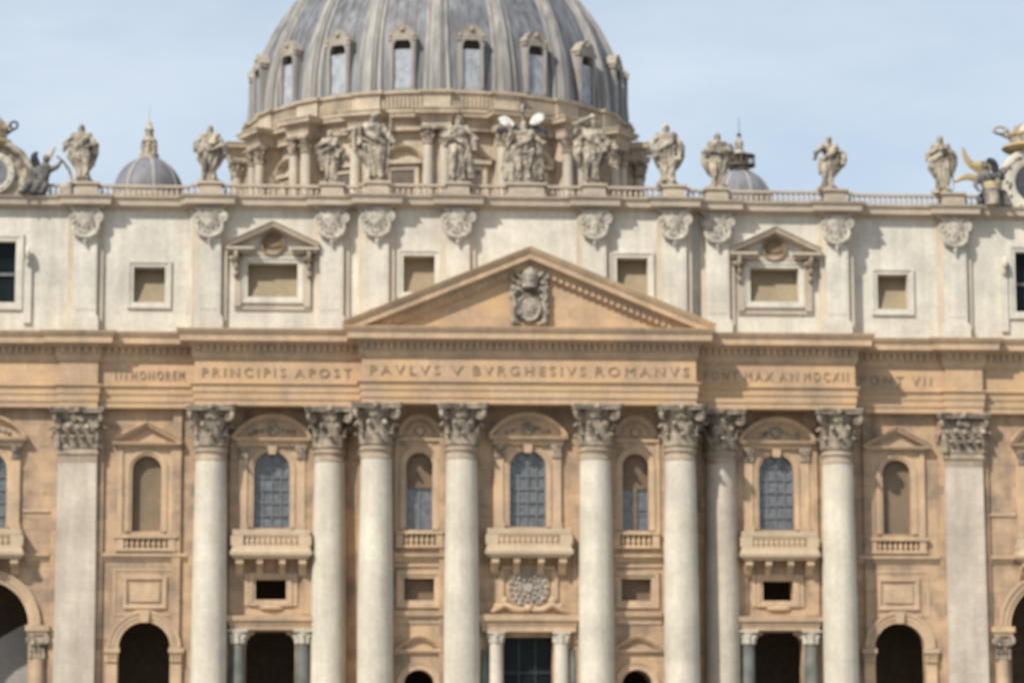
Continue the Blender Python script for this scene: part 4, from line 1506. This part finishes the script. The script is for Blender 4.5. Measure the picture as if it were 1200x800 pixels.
a_.scale = (1.12, 1.0, 1.3)

# ---------------------------------------------------------------- great dome
DX, DY = 0.2, 152.0
D = thing('great_dome', 'huge grey lead ribbed dome on a columned ochre drum behind the church front', 'dome', (DX, DY, 0))
ROT = -PI / 2 - math.radians(3.2)
N = 18
def pol(r, a, z):
    return (r * math.cos(a), r * math.sin(a), z)
mb = MB()
mb.lathe([(24.2, 40), (24.2, 82.0)], n=96)
build('drum', mb, DRM, D, smooth=30)
def ring_path(r0, r1, hw):
    """closed counter-clockwise plan, breaking forward over each buttress"""
    pts = []
    for k in range(N):
        a = ROT + k * 2 * PI / N
        d = hw / r1
        d0 = hw / r0
        pts += [(r0 * math.cos(a - d0), r0 * math.sin(a - d0)), (r1 * math.cos(a - d), r1 * math.sin(a - d)), (r1 * math.cos(a + d), r1 * math.sin(a + d)), (r0 * math.cos(a + d0), r0 * math.sin(a + d0))]
        b = a + PI / N
        for t in (-.3, 0, .3):
            q = b + t * (2 * PI / N) * .6
            pts.append((r0 * math.cos(q), r0 * math.sin(q)))
    return pts
mb = MB()
mb.plan(ring_path(25.2, 27.6, 1.85), [(-3, 81.5), (0, 81.5), (0, 82.1), (.1, 82.12), (.1, 82.7), (.35, 82.9), (.9, 83.05), (.95, 83.45), (1.1, 83.6), (1.1, 83.75), (-3, 83.77)], True)
build('drum_cornice', mb, DRM, D)
mb = MB()
mb.plan(ring_path(25.3, 25.9, 1.75), [(-1.5, 83.78), (.15, 83.78), (.15, 84.1), (0, 84.15), (0, 86.0), (.15, 86.05), (.4, 86.2), (.42, 86.5), (-1.5, 86.52)], True)
for k in range(N):
    a0 = ROT + k * 2 * PI / N
    for j in range(12):
        a = a0 + (j + 3.0) / 17.0 * (2 * PI / N)
        c, s_ = math.cos(a), math.sin(a)
        r = 25.42
        hw, hd = .14, .16
        v = []
        for z in (84.35, 85.8):
            for p, q in ((-1, -1), (1, -1), (1, 1), (-1, 1)):
                v.append(mb.bm.verts.new(((r + q * hd) * c - p * hw * s_, (r + q * hd) * s_ + p * hw * c, z)))
        for f in ((0, 1, 2, 3), (4, 5, 6, 7), (0, 1, 5, 4), (1, 2, 6, 5), (2, 3, 7, 6), (3, 0, 4, 7)):
            mb.face([v[i] for i in f])
build('drum_attic', mb, DRM, D)
# paired columns on buttresses
mbS = MB()
mbS.lathe(col_prof(.72, .62, 64, 79.2, 6), n=14)
ME_DC = mbS.mesh('column', stone('drum_column_travertine', (.54, .48, .39), dark=.8, streak=.4), 45)
mbS = MB()
mbS.lathe([(.62, 79.2), (.66, 80.2), (.95, 81.1)], n=12)
for i in range(8):
    an = i * PI / 4
    leaf(mbS, .62 * math.cos(an), .62 * math.sin(an), math.cos(an), math.sin(an), 79.3, 1.3 if i % 2 else 1.8, .3, .3)
mbS.box(-1, 1, -1, 1, 81.1, 81.5)
ME_DCC = mbS.mesh('capital', CAP, 45)
mbS = MB()
mbS.box(-1.25, 1.25, 21, 26.6, 60, 81.48)
ME_BUT = mbS.mesh('buttress', DRM)
for k in range(N):
    a = ROT + k * 2 * PI / N
    if math.sin(a) > .35:
        continue
    b = obj('buttress', ME_BUT, D, (0, 0, 0), a - PI / 2)
    for t in (-1, 1):
        da = t * 1.05 / 27
        x, y, _ = pol(27.0, a + da, 0)
        c = obj('column', ME_DC, D, (x, y, 0))
        obj('capital', ME_DCC, c, (0, 0, 0), a)
# drum windows
def drum_window(tri):
    f = MB()
    f.elev(rect(-1.5, 1.5, 68, 76.6), [(.0, -.2), (.0, .3), (.55, .35), (.6, -.2)], 0, True)
    f.box(-2.6, 2.6, -.75, .3, 77.3, 77.8)
    if tri:
        f.elev([(-2.9, 77.95), (0, 79.7), (2.9, 77.95)], [(.45, -.3), (.45, .3), (.1, .9), (-.1, .95), (-.12, -.3)], 0)
    else:
        f.elev([(2.9 * math.sin(t * .28), 79.7 - 1.75 * (t / 4) ** 2) for t in range(-4, 5)], [(.45, -.3), (.45, .3), (.1, .9), (-.1, .95), (-.12, -.3)], 0)
    return f.mesh('drum_window', DRM)
WM = [drum_window(True), drum_window(False)]
q = MB()
q.box(-1.55, 1.55, .02, .12, 68, 76.6)
ME_DP = q.mesh('pane', plain('drum_window_glass', (.12, .09, .07), .3))
for k in range(N):
    a = ROT + (k + .5) * 2 * PI / N
    if math.sin(a) > .3:
        continue
    x, y, _ = pol(24.32, a, 0)
    o = obj('drum_window', WM[k % 2], D, (x, y, 0), a + PI / 2)
    obj('pane', ME_DP, o, (0, -.14, 0))
# shell
RHO, OFF, Z0 = 27.3, 2.4, 86.2
def shell_r(z):
    return math.sqrt(max(RHO * RHO - (z - Z0) ** 2, 0)) - OFF
prof = []
for i in range(31):
    t = i / 30
    z = Z0 + 26.6 * math.sin(t * PI / 2)
    prof.append((max(shell_r(z), 2.6), z))
mb = MB()
prof2 = [(24.9, 85.9)] + prof
mb.lathe(prof2, n=128)
# thin rolls of the lead sheets between the ribs
for k in range(N * 6):
    if k % 6 == 0:
        continue
    a = ROT + k * 2 * PI / (N * 6)
    if math.sin(a) > .3:
        continue
    mb.tube([pol(r + .02, a, z) for r, z in prof[:26:2]], .07, 5)
build('dome_shell', mb, LEAD, D, smooth=40)
def rib_mesh():
    m = MB()
    R = []
    for r, z in prof[:29]:
        t = (z - Z0) / 26
        q = 1 - .6 * t
        p = []
        for x, h in ((-1.75, -.4), (-1.75, .16), (-1.6, .26), (-1.25, .26), (-1.12, .14), (-.98, .14), (-.95, .5), (-.62, .55), (-.55, .8), (.55, .8), (.62, .55), (.95, .5), (.98, .14), (1.12, .14), (1.25, .26), (1.6, .26), (1.75, .16), (1.75, -.4)):
            p.append((x * q, r + h, z))
        R.append(p)
    m.rings(R)
    return m.mesh('rib', LEADR, 25)
ME_RIB = rib_mesh()
for k in range(N):
    a = ROT + k * 2 * PI / N
    obj('rib', ME_RIB, D, (0, 0, 0), a - PI / 2)
# dormer windows (local: outward = -y)
def dormer():
    f = MB()
    f.wall(rect(-1.65, 1.65, 86.6, 93.9), [arch(0, 1.15, 87.0, 92.3)], -.2, 3.0)
    f.elev(arch(0, 1.15, 87.0, 92.3)[1:] + [(-1.15, 87.0)], [(.0, -.1), (.0, .15), (.3, .18), (.32, -.1)], -.2)
    h = f.mesh('dormer', stone('dormer_stone', (.36, .34, .315), dark=.82, streak=.6))
    f = MB()
    f.elev([(-1.7, 93.6), (-1.3, 94.2), (-.8, 94.75), (0, 95.1), (.8, 94.75), (1.3, 94.2), (1.7, 93.6)], [(.4, -1.2), (.4, .02), (.1, .16), (-.12, .18), (-.15, -1.2)], -.2)
    f.box(-1.85, 1.85, -.36, .5, 93.15, 93.45)
    f.box(-1.3, 1.3, -.3, .5, 93.45, 94.5)
    for s in (-1, 1):
        f.ball((s * 1.5, -.25, 93.7), .3, sub=1)
    f.ball((0, -.3, 94.5), .38)
    hd = f.mesh('hood', stone('hood_stone', (.40, .35, .285), tint=(.32, .285, .245), dark=.8), 45)
    f = MB()
    f.box(-1.1, 1.1, .0, .08, 86.7, 92.0)
    gp = f.mesh('pane', GLASSP)
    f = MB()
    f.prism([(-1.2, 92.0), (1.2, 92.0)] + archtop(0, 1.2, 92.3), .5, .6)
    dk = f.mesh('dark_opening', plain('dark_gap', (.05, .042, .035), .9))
    return h, hd, gp, dk
DM = dormer()
for k in range(N):
    a = ROT + (k + .5) * 2 * PI / N
    if math.sin(a) > .35:
        continue
    x, y, _ = pol(24.98, a, 0)
    o = obj('dormer', DM[0], D, (x, y, 0), a + PI / 2)
    obj('hood', DM[1], o)
    obj('pane', DM[2], o)
    obj('dark_opening', DM[3], o)
mb = MB()
mb.lathe([(3.4, 111.5), (4.6, 112.4), (4.6, 113.2), (3.4, 113.3), (3.2, 121), (4.0, 121.5), (3.6, 122.5), (2.2, 124), (1.2, 128), (.5, 131), (.3, 131.5)], n=24)
mb.ball((0, 0, 132.6), 1.2)
mb.box(-.12, .12, -.12, .12, 133.7, 136.6)
mb.box(-.9, .9, -.1, .1, 135.2, 135.45)
build('lantern', mb, DRM, D, smooth=40)

# ---------------------------------------------------------------- small cupolas
def cupola(x, label, gallery):
    e = thing('cupola', label, 'dome', (x, 140, -.7 if gallery else 0), 'small cupolas flanking the great dome')
    k = 4.45
    mb = MB()
    mb.lathe([(4.6, 44), (4.6, 74.2), (5.0, 74.4), (5.0, 74.9), (4.6, 75.0)], n=32)
    build('drum', mb, DRM, e, smooth=40)
    pr_ = [(max(k * math.cos(t * PI / 2 / 12), .7), 75.0 + 5.2 * math.sin(t * PI / 2 / 12)) for t in range(13)]
    mb = MB()
    mb.lathe(pr_, n=48)
    build('cupola_shell', mb, LEADB, e, smooth=40)
    for i in range(8):
        m = MB()
        m.rings([[(-.22, r - .1, z), (-.22, r + .14, z), (.22, r + .14, z), (.22, r - .1, z)] for r, z in pr_])
        build('rib', m, stone('cupola_rib_lead', (.31, .305, .30), dark=.85) if i == 0 else bpy.data.materials['cupola_rib_lead'], e, rz=i * PI / 4 + .2, smooth=25)
    mb = MB()
    mb.lathe([(1.3, 80.0), (1.25, 80.6), (.85, 80.8), (.8, 82.2), (1.0, 82.3), (.95, 82.5), (.55, 82.9), (.5, 83.6), (.62, 83.8), (.35, 84.3), (.1, 84.9)], n=16)
    for i in range(8):
        an = i * PI / 4
        mb.cap((.95 * math.cos(an), .95 * math.sin(an), 80.7), .12, (.95 * math.cos(an), .95 * math.sin(an), 82.2), .1, 6, False)
    L_ = build('lantern', mb, STA, e, smooth=40)
    mb = MB()
    mb.ball((0, 0, 84.6 if not gallery else 84.9), .3)
    mb.cap((0, 0, 84.6), .06, (0, 0, 87.3), .03, 6, False)
    build('finial', mb, GOLD if not gallery else BRONZE, e)
    if gallery:
        mb = MB()
        mb.lathe([(1.0, 80.6), (2.1, 80.7), (2.1, 80.9), (1.0, 80.95)], n=24)
        for i in range(16):
            an = i * PI / 8
            mb.cap((2.0 * math.cos(an), 2.0 * math.sin(an), 80.9), .08, (2.0 * math.cos(an), 2.0 * math.sin(an), 82.0), .08, 6, False)
        mb.lathe([(1.95, 82.0), (2.1, 82.02), (2.1, 82.15), (1.95, 82.17)], n=24)
        mb.ball((-1.2, 0, 83.0), .5, (1, 1, 1.6))
        build('gallery', mb, stone('sooty_gallery_stone', (.16, .14, .12), dark=.7), e, smooth=40)
cupola(-37.7, 'small blue-grey lead cupola with gilded lantern between the two leftmost saints', False)
cupola(39.0, 'small blue-grey cupola with a dark gallery partly hidden by the book-holding saint', True)
